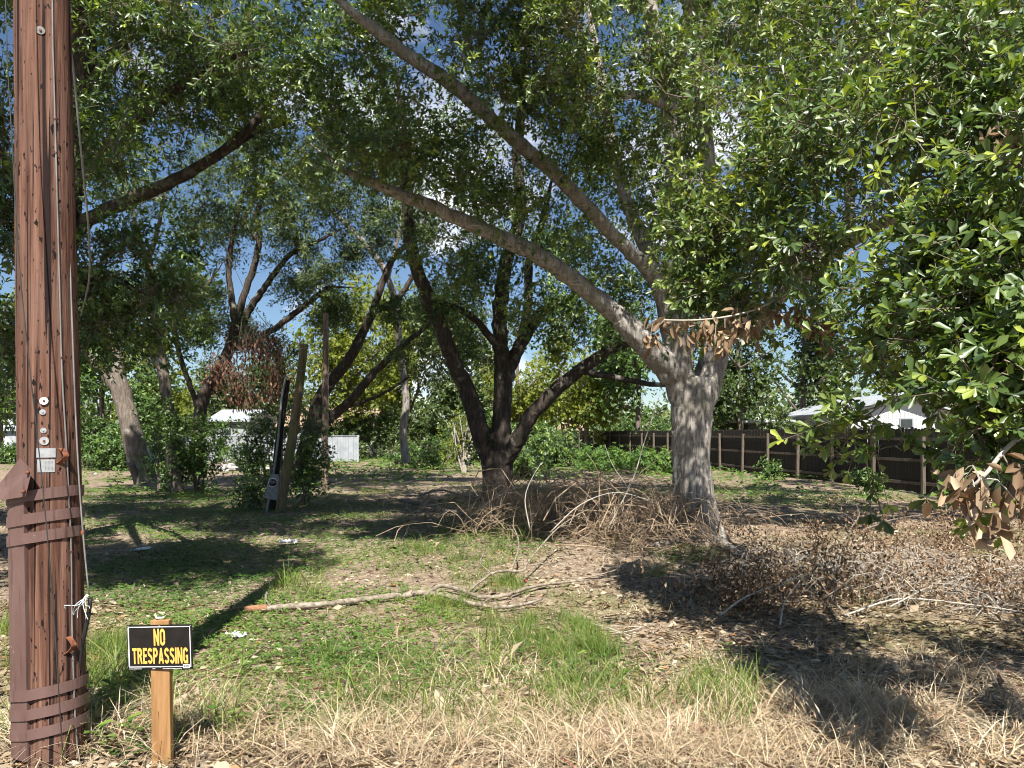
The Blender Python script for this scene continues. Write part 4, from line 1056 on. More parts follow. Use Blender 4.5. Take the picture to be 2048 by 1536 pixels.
# rusty strap brackets
for px, py, L_ in ((122, 912, .075), (136, 1298, .085)):
    z = zp(py); c = on_pole(px, z, .0); d = unit(c - pc(z)); s = unit(np.cross([0, 0, 1.0], d))
    pth = [c + (0, 0, L_ / 2) + d * .002, c + (0, 0, L_ / 2 - .01) + d * .014 + s * .004, c + d * .034 + s * .012, c - (0, 0, L_ / 2 - .012) + d * .016 + s * .002, c - (0, 0, L_ / 2) + d * .003 - s * .012]
    pth = catmull(pth, .006)
    mb = MB()
    for i in range(len(pth) - 1):
        a, b = pth[i], pth[i + 1]; tn_ = unit(b - a); nn = unit(np.cross(tn_, s)) * .002
        mb.add([a - s * .014 - nn, a + s * .014 - nn, b + s * .014 - nn, b - s * .014 - nn, a - s * .014 + nn, a + s * .014 + nn, b + s * .014 + nn, b - s * .014 + nn],
               [(0, 1, 2, 3), (7, 6, 5, 4), (0, 4, 5, 1), (1, 5, 6, 2), (3, 2, 6, 7), (0, 3, 7, 4)])
    obj('strap_bracket', mb.mesh('strap_bracket'), M['rust'], pole, PC0)
# ground wire stapled down the front
gw = [(104, -560), (105, 0), (108, 150), (112, 300), (114, 380), (119, 560), (124, 740), (133, 900), (142, 1090), (144, 1250), (147, 1360), (150, 1440), (156, 1530), (157, 1560)]
pth = catmull([on_pole(px, max(zp(py), .0), .006) for px, py in gw], .05)
obj('ground_wire', MB().tube(pth, [.0042] * len(pth), 7).mesh('ground_wire', True), M['cable_grey'], pole, PC0)
for py in (228, 296, 712, 905, 1108, 1330):
    px = np.interp(py, [b for a, b in gw], [a for a, b in gw]); z = zp(py)
    c = on_pole(px, z, .008); s = unit(np.cross([0, 0, 1.0], unit(c - pc(z))))
    obj('staple', MB().tube([c - s * .009, c - s * .006 + (0, -.004, 0), c + s * .006 + (0, -.004, 0), c + s * .009], [.0022] * 4, 5).mesh('staple'), M['rust'], pole, PC0)
# chunk of concrete at the foot
bm = bmesh.new(); bmesh.ops.create_icosphere(bm, subdivisions=3, radius=1.0)
for v_ in bm.verts:
    k = 1 + .22 * noise.noise(v_.co * 1.9) + .08 * noise.noise(v_.co * 6)
    v_.co = Vector((v_.co.x * .11 * k, v_.co.y * .09 * k, v_.co.z * .085 * k))
me = bpy.data.meshes.new('concrete_chunk'); bm.to_mesh(me); bm.free()
for p in me.polygons: p.use_smooth = True
o = tag(obj('concrete_chunk', me, M['stone']), 'pale concrete chunk on the ground at the foot of the utility pole', 'rock')
o.location = (-2.36, 3.80, .0)

# ------------------------------------------------------------------ cables beside the pole
def cable(name, label, pts, rad, mat, seg=6):
    q = catmull([P(*p) for p in pts], .08)
    base = q[-1]
    t = tag(empty(name, base), label, 'cable')
    obj('cable_run', MB().tube(q, [rad] * len(q), seg).mesh('cable_run', True), mat, t, base)
    return t, base
M['cable_dark'] = noise_mat('cable_dark', [(0.3, (0.02, 0.025, 0.022)), (0.7, (0.05, 0.055, 0.05))], (1, 1, 1), 8, 3, 0.5, 0.4, 0.0)
M['fibre'] = noise_mat('fibre', [(0.3, (0.55, 0.70, 0.72)), (0.7, (0.82, 0.85, 0.86))], (1, 1, 1), 40, 3, 0.4, 0.5, 0.0)
cable('hanging_cable', 'thin dark cable hanging down in front of the utility pole', [(-4, -700, 3.7), (12, 30, 3.7), (24, 280, 3.7), (38, 520, 3.7), (60, 740, 3.72), (84, 960, 3.74), (104, 1180, 3.76), (118, 1390, 3.8), (126, 1520, 3.85)], .003, M['cable_dark'])
cable('service_cable', 'grey cable coming down from top right of the utility pole into the leaves', [(118, -500, 5.4), (134, 0, 5.6), (148, 150, 5.8), (162, 300, 6.0), (172, 400, 6.2), (178, 475, 6.4), (178, 560, 7.2), (160, 640, 9)], .008, M['cable_grey'])
dc, base = cable('drop_cable', 'grey drop cable ending in frayed white strands right of the pole', [(134, 440, 4.12), (139, 500, 4.1), (144, 640, 4.08), (150, 800, 4.06), (158, 960, 4.04), (168, 1090, 4.02), (178, 1190, 4.0)], .0045, M['cable_grey'])
zc = np.array(base)
c = P(165, 1066, 4.025)
obj('splice', MB().tube([c + (0, 0, .015), c, c - (0, 0, .015)], [.006, .009, .006], 8).mesh('splice', True), M['rust'], dc, base)
rr_ = random.Random(5)
ends = [(129, 1211), (146, 1224), (155, 1230), (173, 1233), (178, 1212), (160, 1206), (150, 1222)]
for a, b in ends:
    e = P(a, b, 3.95 + rr_.uniform(-.05, .05)); m_ = P((a + 178) / 2 + rr_.uniform(-10, 8), (b + 1190) / 2 + rr_.uniform(-10, 14), 3.97)
    q = catmull([P(178, 1190, 4.0), P(172, 1192 + rr_.uniform(-3, 3), 3.99), m_, e, e + np.array([rr_.uniform(-.01, .01), 0, -.015])], .01)
    obj('frayed_strand', MB().tube(q, [.0017] * len(q), 5).mesh('frayed_strand', True), M['fibre'], dc, base)
q = catmull([P(181, 1196, 4.02), P(177, 1230, 4.03), P(170, 1265, 4.05), P(163, 1300, 4.08), P(158, 1350, 4.12)], .03)
obj('black_sleeve', MB().tube(q, [.011] * len(q), 9).mesh('black_sleeve', True), M['dark'], dc, base)

# ------------------------------------------------------------------ NO TRESPASSING sign
M['sign_black'] = noise_mat('sign_black', [(0.3, (0.008, 0.007, 0.007)), (0.7, (0.016, 0.014, 0.013))], (1, 1, 1), 20, 4, 0.35, 0.4, 0.05, 0.002)
M['sign_white'] = noise_mat('sign_white', [(0.3, (0.62, 0.64, 0.66)), (0.7, (0.74, 0.75, 0.76))], (1, 1, 1), 20, 4, 0.4, 0.4, 0.0)
M['sign_orange'] = noise_mat('sign_orange', [(0.3, (0.72, 0.38, 0.075)), (0.7, (0.82, 0.46, 0.11))], (1, 1, 1), 25, 4, 0.45, 0.4, 0.0)
M['post_wood'] = noise_mat('post_wood', [(0.3, (0.21, 0.105, 0.042)), (0.5, (0.33, 0.18, 0.075)), (0.75, (0.43, 0.26, 0.125))], (9, 9, 0.9), 2.6, 8, 0.7, 0.25, 0.2, 0.004)
M['paper'] = noise_mat('paper', [(0.3, (0.62, 0.63, 0.62)), (0.7, (0.78, 0.78, 0.77))], (1, 1, 1), 30, 4, 0.8, 0.2, 0.3, 0.004)
SX, SY = -1.828, 4.0
sb = np.array([SX, SY, 0.0])
sign = tag(empty('warning_sign', sb), 'black NO TRESPASSING sign with orange letters on a short wooden stake', 'sign')
mb = MB().add([(SX - .047, SY + .006, -.15), (SX + .052, SY + .006, -.15), (SX + .052, SY + .045, -.15), (SX - .047, SY + .045, -.15),
               (SX - .058, SY + .006, .772), (SX + .040, SY + .006, .774), (SX + .040, SY + .045, .774), (SX - .058, SY + .045, .772)],
              [(3, 2, 1, 0), (4, 5, 6, 7), (0, 1, 5, 4), (1, 2, 6, 5), (2, 3, 7, 6), (3, 0, 4, 7)])
obj('stake', mb.mesh('stake', bevel=.003), M['post_wood'], sign, sb)
# panel in its own frame: x across, z up, facing -y
SW, SH = .350, .232
from mathutils import Matrix
pm = Matrix.Translation((SX - .003, SY - .001, .637)) @ Matrix.Rotation(R(-1.9), 4, 'Y') @ Matrix.Rotation(R(-4), 4, 'Z')
def sign_obj(name, me, mat, parent):
    me.transform(pm); return obj(name, me, mat, parent, sb)
panel = sign_obj('panel', MB().box((-SW / 2, -.002, -SH / 2), (SW / 2, .002, SH / 2)).mesh('panel'), M['sign_black'], sign)
mb = MB(); i0, i1 = .0085, .0125
yb0, yb1 = -.0032, -.0022
w2, h2 = SW / 2, SH / 2
for lo, hi in (((-w2 + i0, yb0, h2 - i1), (w2 - i0, yb1, h2 - i0)), ((-w2 + i0, yb0, -h2 + i0 + .004), (w2 - i0, yb1, -h2 + i1 + .004)),
               ((-w2 + i0 - .003, yb0, -h2 + i1 + .0042), (-w2 + i1 - .001, yb1, h2 - i1 - .0002)), ((w2 - i1, yb0, -h2 + i1 + .0042), (w2 - i0, yb1, h2 - i1 - .0002))):
    mb.box(lo, hi)
sign_obj('white_border', mb.mesh('white_border'), M['sign_white'], panel)
# heavy condensed letters, drawn as strokes in a unit cell (width w, height 1)
def arc(cx, cz, rx, rz, a0, a1, n=10):
    return [(cx + rx * math.cos(R(a)), cz + rz * math.sin(R(a))) for a in np.linspace(a0, a1, n)]
T_ = .175
def letter_strokes(ch):
    h = T_ / 2
    if ch == 'N': return .58, [[(h, 0), (h, 1)], [(.58 - h, 0), (.58 - h, 1)], [(h * .95, 1), (.58 - h * .95, 0)]]
    if ch == 'O': return .56, [[(.56 - h, .3)] + [(.56 - h, .7)] + arc(.28, .72, .28 - h, .28 - h, 0, 180) + [(h, .3)] + arc(.28, .28, .28 - h, .28 - h, 180, 360)]
    if ch == 'T': return .52, [[(.26, 0), (.26, .99)], [(0, 1 - h), (.52, 1 - h)]]
    if ch == 'I': return T_, [[(h, 0), (h, 1)]]
    if ch == 'E': return .46, [[(h, 0), (h, 1)], [(h, h), (.46, h)], [(h, 1 - h), (.46, 1 - h)], [(h, .51), (.42, .51)]]
    if ch == 'P': return .54, [[(h, 0), (h, 1)], [(h, 1 - h), (.28, 1 - h)] + arc(.28, .70, .26 - h, .30 - h, 90, -90) + [(h, .40 + h)]]
    if ch == 'R': return .56, [[(h, 0), (h, 1)], [(h, 1 - h), (.28, 1 - h)] + arc(.28, .71, .26 - h, .29 - h, 90, -90) + [(h, .42 + h)], [(.30, .46), (.38, .36), (.56 - h, 0)]]
    if ch == 'A': return .60, [[(h * .85, 0), (.30, 1.0 - .02)], [(.60 - h * .85, 0), (.30, 1.0 - .02)], [(.15, .26), (.45, .26)]]
    if ch == 'S': return .54, [arc(.27, .73, .27 - h, .27 - h, 15, 180, 9) + [(.12, .60), (.27, .51), (.42, .41)] + arc(.27, .27, .27 - h, .27 - h, 0, -165, 9)]
    if ch == 'G': return .56, [arc(.28, .72, .28 - h, .28 - h, 10, 180, 9) + [(h, .3)] + arc(.28, .28, .28 - h, .28 - h, 180, 345, 8) + [(.56 - h, .46)], [(.30, .45), (.56, .45)], [(.56 - h, 0), (.56 - h, .52)]]
def letter_mesh(ch, x, z, hgt, wf=1.0):
    w, st = letter_strokes(ch); mb = MB()
    for si, s in enumerate(st):
        p = np.array(s, float)
        seg = unit(np.diff(p, axis=0)); nrm = np.stack([-seg[:, 1], seg[:, 0]], 1)
        vn = np.vstack([nrm[:1], nrm[:-1] + nrm[1:], nrm[-1:]]); vn = unit(vn)
        sc_ = np.ones(len(p)); sc_[1:-1] = 1 / np.maximum(.6, (vn[1:-1] * nrm[1:]).sum(1))
        a = p + vn * (T_ / 2) * sc_[:, None]; b = p - vn * (T_ / 2) * sc_[:, None]
        a[:, 1] = np.clip(a[:, 1], 0, 1); b[:, 1] = np.clip(b[:, 1], 0, 1); a[:, 0] = np.clip(a[:, 0], 0, w); b[:, 0] = np.clip(b[:, 0], 0, w)
        y = -.0026 - .0002 * si
        to3 = lambda q, yy: (x + q[0] * hgt * wf, yy, z + q[1] * hgt)
        for i in range(len(p) - 1):
            mb.add([to3(a[i], y), to3(b[i], y), to3(b[i + 1], y), to3(a[i + 1], y)], [(0, 1, 2, 3)])
    return mb.mesh('letter'), w * hgt * wf
def word(txt, cx, z, hgt, width):
    ws = [letter_strokes(c)[0] for c in txt]; gap = .075
    tot = sum(ws) + gap * (len(txt) - 1); wf = width / (tot * hgt); x = cx - width / 2
    for ch in txt:
        me, w = letter_mesh(ch, x, z, hgt, wf)
        sign_obj('letter', me, M['sign_orange'], panel); x += w + gap * hgt * wf
word('NO', .000, .008, .088, .062)
word('TRESPASSING', .001, -.086, .083, .300)
# small print and bar-code sticker along the lower edge
st = sign_obj('price_sticker', MB().box((w2 - .052, -.0040, -h2 + .006), (w2 - .016, -.0034, -h2 + .026)).mesh('price_sticker'), M['sign_white'], panel)
mb = MB()
for k in range(11):
    mb.box((w2 - .049 + k * .0027, -.0044, -h2 + .012), (w2 - .0478 + k * .0027 + (.0005 if k % 3 else 0), -.0042, -h2 + .023))
sign_obj('bar_lines', mb.mesh('bar_lines'), M['sign_black'], st)
mb = MB()
x = -w2 + .008
while x < w2 - .065:
    w = random.uniform(.002, .006)
    if not (-.1 < x < -.045 or -.03 < x < .01): mb.box((x, -.0030, -h2 + .003), (x + w, -.0024, -h2 + .0058))
    x += w + .0016
sign_obj('fine_print', mb.mesh('fine_print'), M['sign_white'], panel)
for x, z in ((0, h2 - .006), (0, -h2 + .012), (w2 - .007, h2 - .007), (-w2 + .007, h2 - .007)):
    sign_obj('screw', MB().tube([(x, -.002, z), (x, -.0045, z)], [.0033, .0022], 8).mesh('screw'), M['tin'], panel)
c = np.array([SX - .01, SY + .025, .776])
mb = MB(); q = [(-.035, .0, .022), (-.022, -.008, .004), (0, .004, .003), (.016, -.004, .006), (.028, .006, .024)]
for i in range(4):
    a, b = np.array(q[i]) + c, np.array(q[i + 1]) + c
    mb.prism([a, b, b + (0, .016, .002), a + (0, .014, .004)], (0, 0, .002))
tag(obj('paper_scrap', mb.mesh('paper_scrap'), M['paper']), 'curled white paper scrap on top of the sign stake', 'litter')

# ------------------------------------------------------------------ leaning poles with the meter
M['moss_pole'] = noise_mat('moss_pole', [(0.3, (0.08, 0.06, 0.038)), (0.55, (0.165, 0.13, 0.08)), (0.8, (0.25, 0.21, 0.14))], (6, 6, .7), 3, 8, .9, .1, .5, .015, second=((1, 1, 1), 2.0, (0.11, 0.13, 0.045), .48, .62))
M['grey_wood'] = noise_mat('grey_wood', [(0.3, (0.09, 0.06, 0.045)), (0.55, (0.19, 0.14, 0.11)), (0.8, (0.31, 0.25, 0.20))], (7, 7, .6), 3, 8, .9, .1, .5, .012)
M['black_post'] = noise_mat('black_post', [(0.3, (0.012, 0.010, 0.010)), (0.7, (0.035, 0.03, 0.028))], (5, 5, .8), 4, 6, .85, .2, .5, .02)
b0 = P(562, 1030, 16.6)
lp = tag(empty('leaning_pole', b0), 'mossy wooden pole leaning right, cut off at top, no wires left', 'pole')
q = catmull([np.append(P(*a[:3]), a[3]) for a in ((559, 1034, 16.6, .108), (570, 960, 16.6, .104), (584, 880, 16.65, .10), (598, 780, 16.7, .095), (608, 690, 16.7, .085))], .1)
v, f = tube_np(q[:, :3], q[:, 3], 16, .05, 4)
obj('shaft', np_mesh('shaft', v, f, smooth=True), M['moss_pole'], lp, b0)
t_ = q[-1, :3]
obj('cut_top', MB().tube([t_, t_ + (.003, 0, .02)], [.084, .078], 16).mesh('cut_top'), M['grey_wood'], lp, b0)
for py, dx in ((698, 0), (742, 0), (785, -3), (958, 2)):
    c = np.array([np.interp(py, [690, 780, 880, 960, 1034], [608, 598, 584, 570, 559]), py]); cc = P(c[0], c[1], 16.68)
    ring = [cc + np.array([.106 * math.cos(a), .106 * math.sin(a), .02 * math.cos(a + dx)]) for a in np.linspace(0, 2 * np.pi, 15)]
    obj('wire_wrap', MB().tube(ring, [.009] * 15, 5).mesh('wire_wrap'), M['cable_grey'], lp, b0)
M['dull_metal'] = noise_mat('dull_metal', [(0.3, (0.13, 0.14, 0.145)), (0.7, (0.24, 0.255, 0.26))], (1, 1, 1), 12, 5, 0.55, 0.4, 0.2, 0.003)
b1 = P(548, 1020, 16.9)
mp_ = tag(empty('meter_post', b1), 'black leaning post carrying a grey electric meter box and conduit', 'pole')
q = catmull([np.append(P(*a[:3]), a[3]) for a in ((545, 1020, 16.9, .085), (552, 940, 16.9, .085), (560, 860, 16.9, .08), (570, 790, 16.9, .075), (575, 760, 16.9, .06))], .1)
v, f = tube_np(q[:, :3], q[:, 3], 12, .12, 9)
obj('shaft', np_mesh('shaft', v, f, smooth=True), M['black_post'], mp_, b1)
q = catmull([P(531, 1034, 16.55), P(545, 960, 16.6), P(556, 880, 16.65), P(563, 800, 16.75), P(572, 752, 16.8)], .1)
obj('conduit', MB().tube(q, [.024] * len(q), 10).mesh('conduit', True), M['dull_metal'], mp_, b1)
ctr = P(547, 972, 16.62); ax = unit(P(556, 900, 16.62) - P(540, 1010, 16.62)); sx = np.array([ax[2], 0, -ax[0]])
mb = MB()
def mbx(u, w): return ctr + sx * u + ax * w + np.array([0, -.06, 0])
mb.prism([mbx(-.15, -.28), mbx(.16, -.30), mbx(.15, .10), mbx(.09, .26), mbx(-.07, .26), mbx(-.12, .10)], (0, .12, 0))
bo = obj('meter_box', mb.mesh('meter_box', bevel=.012), M['dull_metal'], mp_, b1)
c = mbx(.0, .08)
obj('meter_dial', MB().tube([c, c + (0, -.05, 0), c + (0, -.075, 0)], [.085, .085, .06], 20).mesh('meter_dial', True), M['glass'], bo, b1)
obj('cover_rim', MB().tube([c + (0, .001, 0), c + (0, -.02, 0)], [.10, .10], 20).mesh('cover_rim'), M['tin'], bo, b1)
b2 = P(650, 983, 23.6)
up_ = tag(empty('slim_pole', b2), 'slim bare upright wooden pole right of the leaning poles', 'pole')
q = catmull([np.append(P(*a[:3]), a[3]) for a in ((650, 984, 23.6, .105), (650, 860, 23.6, .10), (651, 740, 23.6, .095), (652, 628, 23.6, .085))], .1)
v, f = tube_np(q[:, :3], q[:, 3], 14, .05, 6)
obj('shaft', np_mesh('shaft', v, f, smooth=True), M['grey_wood'], up_, b2)
t_ = q[-1, :3]
obj('cut_top', MB().tube([t_ - (0, 0, .002), t_ + (0, 0, .03)], [.083, .075], 14).mesh('cut_top'), M['moss_pole'], up_, b2)
q = [P(655, 640, 23.48), P(657, 740, 23.48), P(656, 850, 23.47), P(655, 940, 23.47)]
obj('wire', MB().tube(catmull(q, .2), [.012] * len(catmull(q, .2)), 5).mesh('wire'), M['cable_grey'], up_, b2)
# slack wire from the curved tree to the leaning pole
cable('slack_wire', 'thin slack wire sagging to the top of the leaning mossy pole', [(440, 470, 20), (500, 600, 19), (550, 665, 18), (608, 692, 16.7)], .008, M['cable_dark'], 5)
# ------------------------------------------------------------------ bushes and undergrowth
def G(px, py, h=0.0):
    """point at height h above the ground seen at photo pixel (px, py)"""
    Y = (CAMZ - h) * FPX / (py - HOR)
    p = P(px, py, Y); p[2] = float(gz(p[0], p[1])) + h
    return p

def bush(name, label, px, Y, w, h, n, seed, leafm, leaf=.09, depth=None, stems=5, stemm=None, width=.5, ns=5, cat='bush', group=None, off=0.0, slen=None):
    r = np.random.default_rng(seed)
    x = W(px, Y); base = np.array([x, Y, float(gz(x, Y))])
    root = tag(empty(name, base), label, cat, group)
    nodes = []
    for k in range(stems):
        a = k * 2.4 + seed; e = base + np.array([math.cos(a) * w * .5, math.sin(a) * w * .4, h * r.uniform(.55, .9)])
        q = catmull([np.append(base + (math.cos(a) * .08, math.sin(a) * .08, -.03), .02), np.append((base + e) / 2 + r.normal(0, .06, 3), .014), np.append(e, .006)], .15)
        v, f = tube_np(q[:, :3], q[:, 3] * (h / 1.2), 5)
        obj('stem', np_mesh('stem', v, f), stemm or M['twig'], root, base)
        nodes.append(q[:, :3])
    nb = 6; pts = []
    for k in range(nb):
        c = base + np.array([r.uniform(-.6, .6) * w, r.uniform(-.6, .6) * (depth or w * .7), h * r.uniform(.3, .75) + off])
        d = unit(r.normal(0, 1, (n // nb, 3))) * r.uniform(.2, 1, (n // nb, 1)) ** .45
        pts.append(c + d * np.array([w * .5, (depth or w * .7) * .5, h * .32]))
    att = np.vstack(pts); att[:, 2] = np.maximum(att[:, 2], base[2] + .05)
    paths, dirs, lens = grow(np.vstack(nodes), att, seed)
    tv, tf = tubes_uniform(paths, np.repeat(np.linspace(.006, .002, 6)[None], len(paths), 0), 3)
    obj('twigs', np_mesh('twigs', tv, tf), stemm or M['twig'], root, base, 'stuff')
    (O, A, N, L, Wd, tn), _ = sprays(att, dirs, r, ns, 5, 4, slen or leaf * 3, leaf, width, .3)
    v, f = leaves_np(O, A, N, L, Wd, OVAL4)
    obj('foliage', np_mesh('foliage', v, f, np.repeat(tn, 4)), leafm, root, base, 'stuff')
    return root

bush('dark_shrub', 'dark leafy shrub crowding round the foot of the leaning poles', 552, 18.2, .95, 2.5, 150, 61, M['oak_leaf_b'], .085)
bush('dark_shrub', 'dark shrub to the right of the mossy leaning pole', 612, 18.6, .5, 1.8, 70, 62, M['oak_leaf_b'], .085)
bush('low_shrub', 'low dark shrub on the left side of the meter post', 508, 17.6, .5, .8, 40, 63, M['oak_leaf_b'], .08)
bush('bright_shrub', 'bright green shrub in the sun just left of the vine-wrapped trunk', 322, 23.4, .55, 2.3, 80, 64, M['bush_leaf'], .11)
bush('bright_shrub', 'green shrub right of the vine-wrapped trunk', 398, 23.0, .6, 2.1, 70, 65, M['bush_leaf'], .11)
bush('round_bush', 'small light green bush, left one of the pair left of the forked oak', 803, 38, 1.0, 1.5, 70, 66, M['bush_leaf'], .13)
bush('round_bush', 'small light green bush, right one of the pair left of the forked oak', 872, 37, .8, 1.7, 60, 67, M['bush_leaf'], .13)
bush('vine_tangle', 'tangle of pale dry vines left of the forked dark oak', 928, 34, 1.1, 2.9, 60, 68, M['yellow_leaf'], .10, stems=26, stemm=M['pale_twig'])
hedge = [(700, 50, 2.2, 2.6, 'fine_leaf', 'shrub growing at the right end of the white fence'), (760, 52, 2.4, 3.4, 'fine_leaf', 'dark undergrowth behind the sweeping tree'), (850, 50, 2.2, 3.2, 'fine_leaf', 'dark undergrowth behind the pair of small bushes'),
         (960, 46, 2.4, 3.0, 'oak_leaf_b', 'undergrowth behind the vine tangle'), (1050, 44, 2.2, 2.2, 'oak_leaf_b', 'green undergrowth right of the forked trunk, far back'), (1110, 40, 1.6, 1.5, 'oak_leaf_b', 'undergrowth hiding the far end of the wooden fence'),
         (1060, 30, 1.5, .8, 'oak_leaf_b', 'low leafy weeds just right of the forked trunk'), (1180, 38, 1.6, .9, 'clover', 'sunlit weeds at the foot of the far wooden fence'), (1240, 36, 1.3, .8, 'clover', 'sunlit weeds at the fence left of the pale trunk'), (1300, 33, 1.2, .8, 'clover', 'sunlit weeds at the fence touching the pale trunk in view'),
         (1540, 28, .3, .5, 'bush_leaf', 'small sapling clump against the dark fence'), (1740, 22, .35, .55, 'bush_leaf', 'sapling at the foot of the fence under the hanging oak leaves'),
         (170, 38, 1.8, 2.6, 'bush_leaf', 'dense dark shrub between the utility pole and the broken trunk'), (230, 36, 1.3, 2.0, 'bush_leaf', 'shrub left of the broken leaning trunk'), (446, 41, .6, 1.0, 'bush_leaf', 'shrub in front of the white board fence'), (20, 44, 2.2, 1.0, 'bush_leaf', 'low shrub in front of the white garage'),
         (1370, 48, 2.6, 3.4, 'bush_leaf', 'dark shrubs beyond the fence behind the pale trunk'), (1250, 60, 3.0, 4.0, 'bush_leaf', 'dark shrubs beyond the fence left of the pale trunk'), (1560, 41, 1.2, 3.0, 'fine_leaf', 'thin grey-green shrub in front of the carport')]
for i, (px, Y, w, h, mt, lb) in enumerate(hedge):
    bush('shrub', lb, px, Y, w, h, (14 if w < .65 else 60) if h < 1.2 else 110, 200 + i, M[mt], .10 + Y * .0016 + (.02 if h > 1.5 else 0), ns=6)

# brown dead foliage hanging in the curved tree
r = np.random.default_rng(71)
dbase = P(500, 700, 22.5)
df = tag(empty('dead_hanging_branch', dbase), 'branch of withered brown leaves hanging above the meter post', 'branch')
q = catmull([P(470, 660, 24.4), P(500, 655, 23.2), P(530, 690, 22.5), P(560, 740, 22.3)], .2)
obj('branch_stem', MB().tube(q, np.linspace(.05, .015, len(q)), 6).mesh('branch_stem', True), M['bark_dark'], df, dbase)
O = []
for px, py, n, sx_, sz_ in ((520, 700, 420, .55, .35), (470, 760, 380, .45, .4), (555, 760, 380, .3, .5), (440, 740, 200, .25, .3), (500, 800, 160, .35, .2)):
    O.append(P(px, py, 22.4) + r.normal(0, 1, (n, 3)) * np.array([sx_, .35, sz_]) * .75)
O = np.vstack(O); n = len(O)
A = r.normal(0, .35, (n, 3)) + np.array([0, 0, -1.0])
v, f = leaves_np(O, A, r.normal(0, 1, (n, 3)) + (0, -1, 0), r.uniform(.10, .17, n), r.uniform(.045, .07, n), OVAL4)
obj('withered_leaves', np_mesh('withered_leaves', v, f, np.repeat(r.uniform(0, 1, n), 4)), M['hang_leaf'], df, dbase, 'stuff')
tw_p = np.stack([O[::9], O[::9] + r.normal(0, .1, (len(O[::9]), 3)) + (0, 0, .25), O[::9] + r.normal(0, .15, (len(O[::9]), 3)) + (0, 0, .55)], 1)
v, f = tubes_uniform(tw_p, np.repeat([[.004, .006, .008]], len(tw_p), 0), 3)
obj('twigs', np_mesh('twigs', v, f), M['twig'], df, dbase, 'stuff')

# withered twigs on the big oak: each leaf a piece of its own
dl_me = []
for k in range(6):
    me = np_mesh('withered_leaf', *leaves_np(np.zeros((1, 3)), np.array([[1., 0, 0]]), np.array([[0, 0, 1.]]), np.ones(1), np.full(1, .42 + .04 * (k % 3)), CURL), tint=np.full(7, .4 + .12 * k), smooth=True)
    me.materials.append(M['dead_leaf']); dl_me.append(me)
def place_leaf(parent, pb, o_, a, n_, L, k, name='withered_leaf'):
    a = unit(a); n_ = unit(n_ - (n_ @ a) * a); b = np.cross(n_, a)
    mt = Matrix.Identity(4)
    for c in range(3):
        mt[c][0], mt[c][1], mt[c][2], mt[c][3] = a[c] * L, b[c] * L, n_[c] * L, o_[c] - pb[c]
    ob = bpy.data.objects.new(name, dl_me[k % 6]); link(ob, parent); ob.matrix_local = mt
def withered(label, stem_px, srad, clusters, leaf, seed):
    r = np.random.default_rng(seed)
    q = catmull([P(*p) for p in stem_px], .06); pb = q[0]
    t = tag(empty('withered_branch', pb), label, 'branch')
    obj('branch_stem', MB().tube(q, np.linspace(srad, srad * .35, len(q)), 6).mesh('branch_stem', True), M['pale_twig'], t, pb)
    k = 0
    for px, py, Y, n, s in clusters:
        c = P(px, py, Y); nb = q[np.argmin(((q - c) ** 2).sum(1))]
        m = (nb + c) / 2 + (0, 0, .04)
        tq = catmull([nb, m, c], .05)
        obj('twig', MB().tube(tq, np.linspace(.004, .002, len(tq)), 4).mesh('twig'), M['pale_twig'], t, pb)
        for i in range(n):
            o_ = c + r.normal(0, 1, 3) * s * np.array([1, .6, .6]); a = r.normal(0, .5, 3) + np.array([0, 0, -.75]); k += 1
            place_leaf(t, pb, o_, a, r.normal(0, 1, 3) + np.array([0, -.6, .3]), leaf * r.uniform(.7, 1.2), int(r.integers(0, 6)))
withered('pale bare twig with withered brown leaves hanging in front of the pale trunk', [(1730, 488, 7.0), (1640, 545, 6.2), (1545, 603, 5.85), (1480, 628, 5.65), (1400, 640, 5.55), (1310, 640, 5.5)], .016,
         [(1330, 650, 5.55, 19, .07), (1400, 650, 5.55, 22, .07), (1450, 665, 5.60, 26, .08), (1500, 655, 5.65, 26, .08), (1480, 640, 5.65, 15, .06), (1560, 625, 5.85, 22, .07), (1600, 620, 5.95, 19, .06), (1640, 650, 6.05, 19, .06), (1650, 680, 6.05, 15, .05), (1300, 680, 5.55, 9, .05), (1430, 690, 5.60, 11, .05)], .10, 81)
withered('cluster of large withered brown leaves at the right edge above the ground', [(2070, 850, 3.3), (2010, 900, 3.2), (1960, 960, 3.15), (1900, 1000, 3.3), (1820, 985, 3.5)], .012,
         [(2000, 960, 3.15, 16, .07), (1950, 980, 3.15, 16, .07), (2030, 1000, 3.10, 14, .06), (1970, 1030, 3.15, 12, .06), (2020, 940, 3.15, 10, .06), (1930, 940, 3.20, 8, .05), (2010, 1060, 3.15, 8, .05), (1900, 960, 3.35, 4, .04)], .095, 82)
withered('small withered brown leaf tuft high at the right edge', [(2080, 330, 3.7), (2030, 290, 3.7), (1995, 262, 3.7)], .006, [(2000, 268, 3.65, 12, .045), (2030, 290, 3.65, 10, .045)], .07, 83)

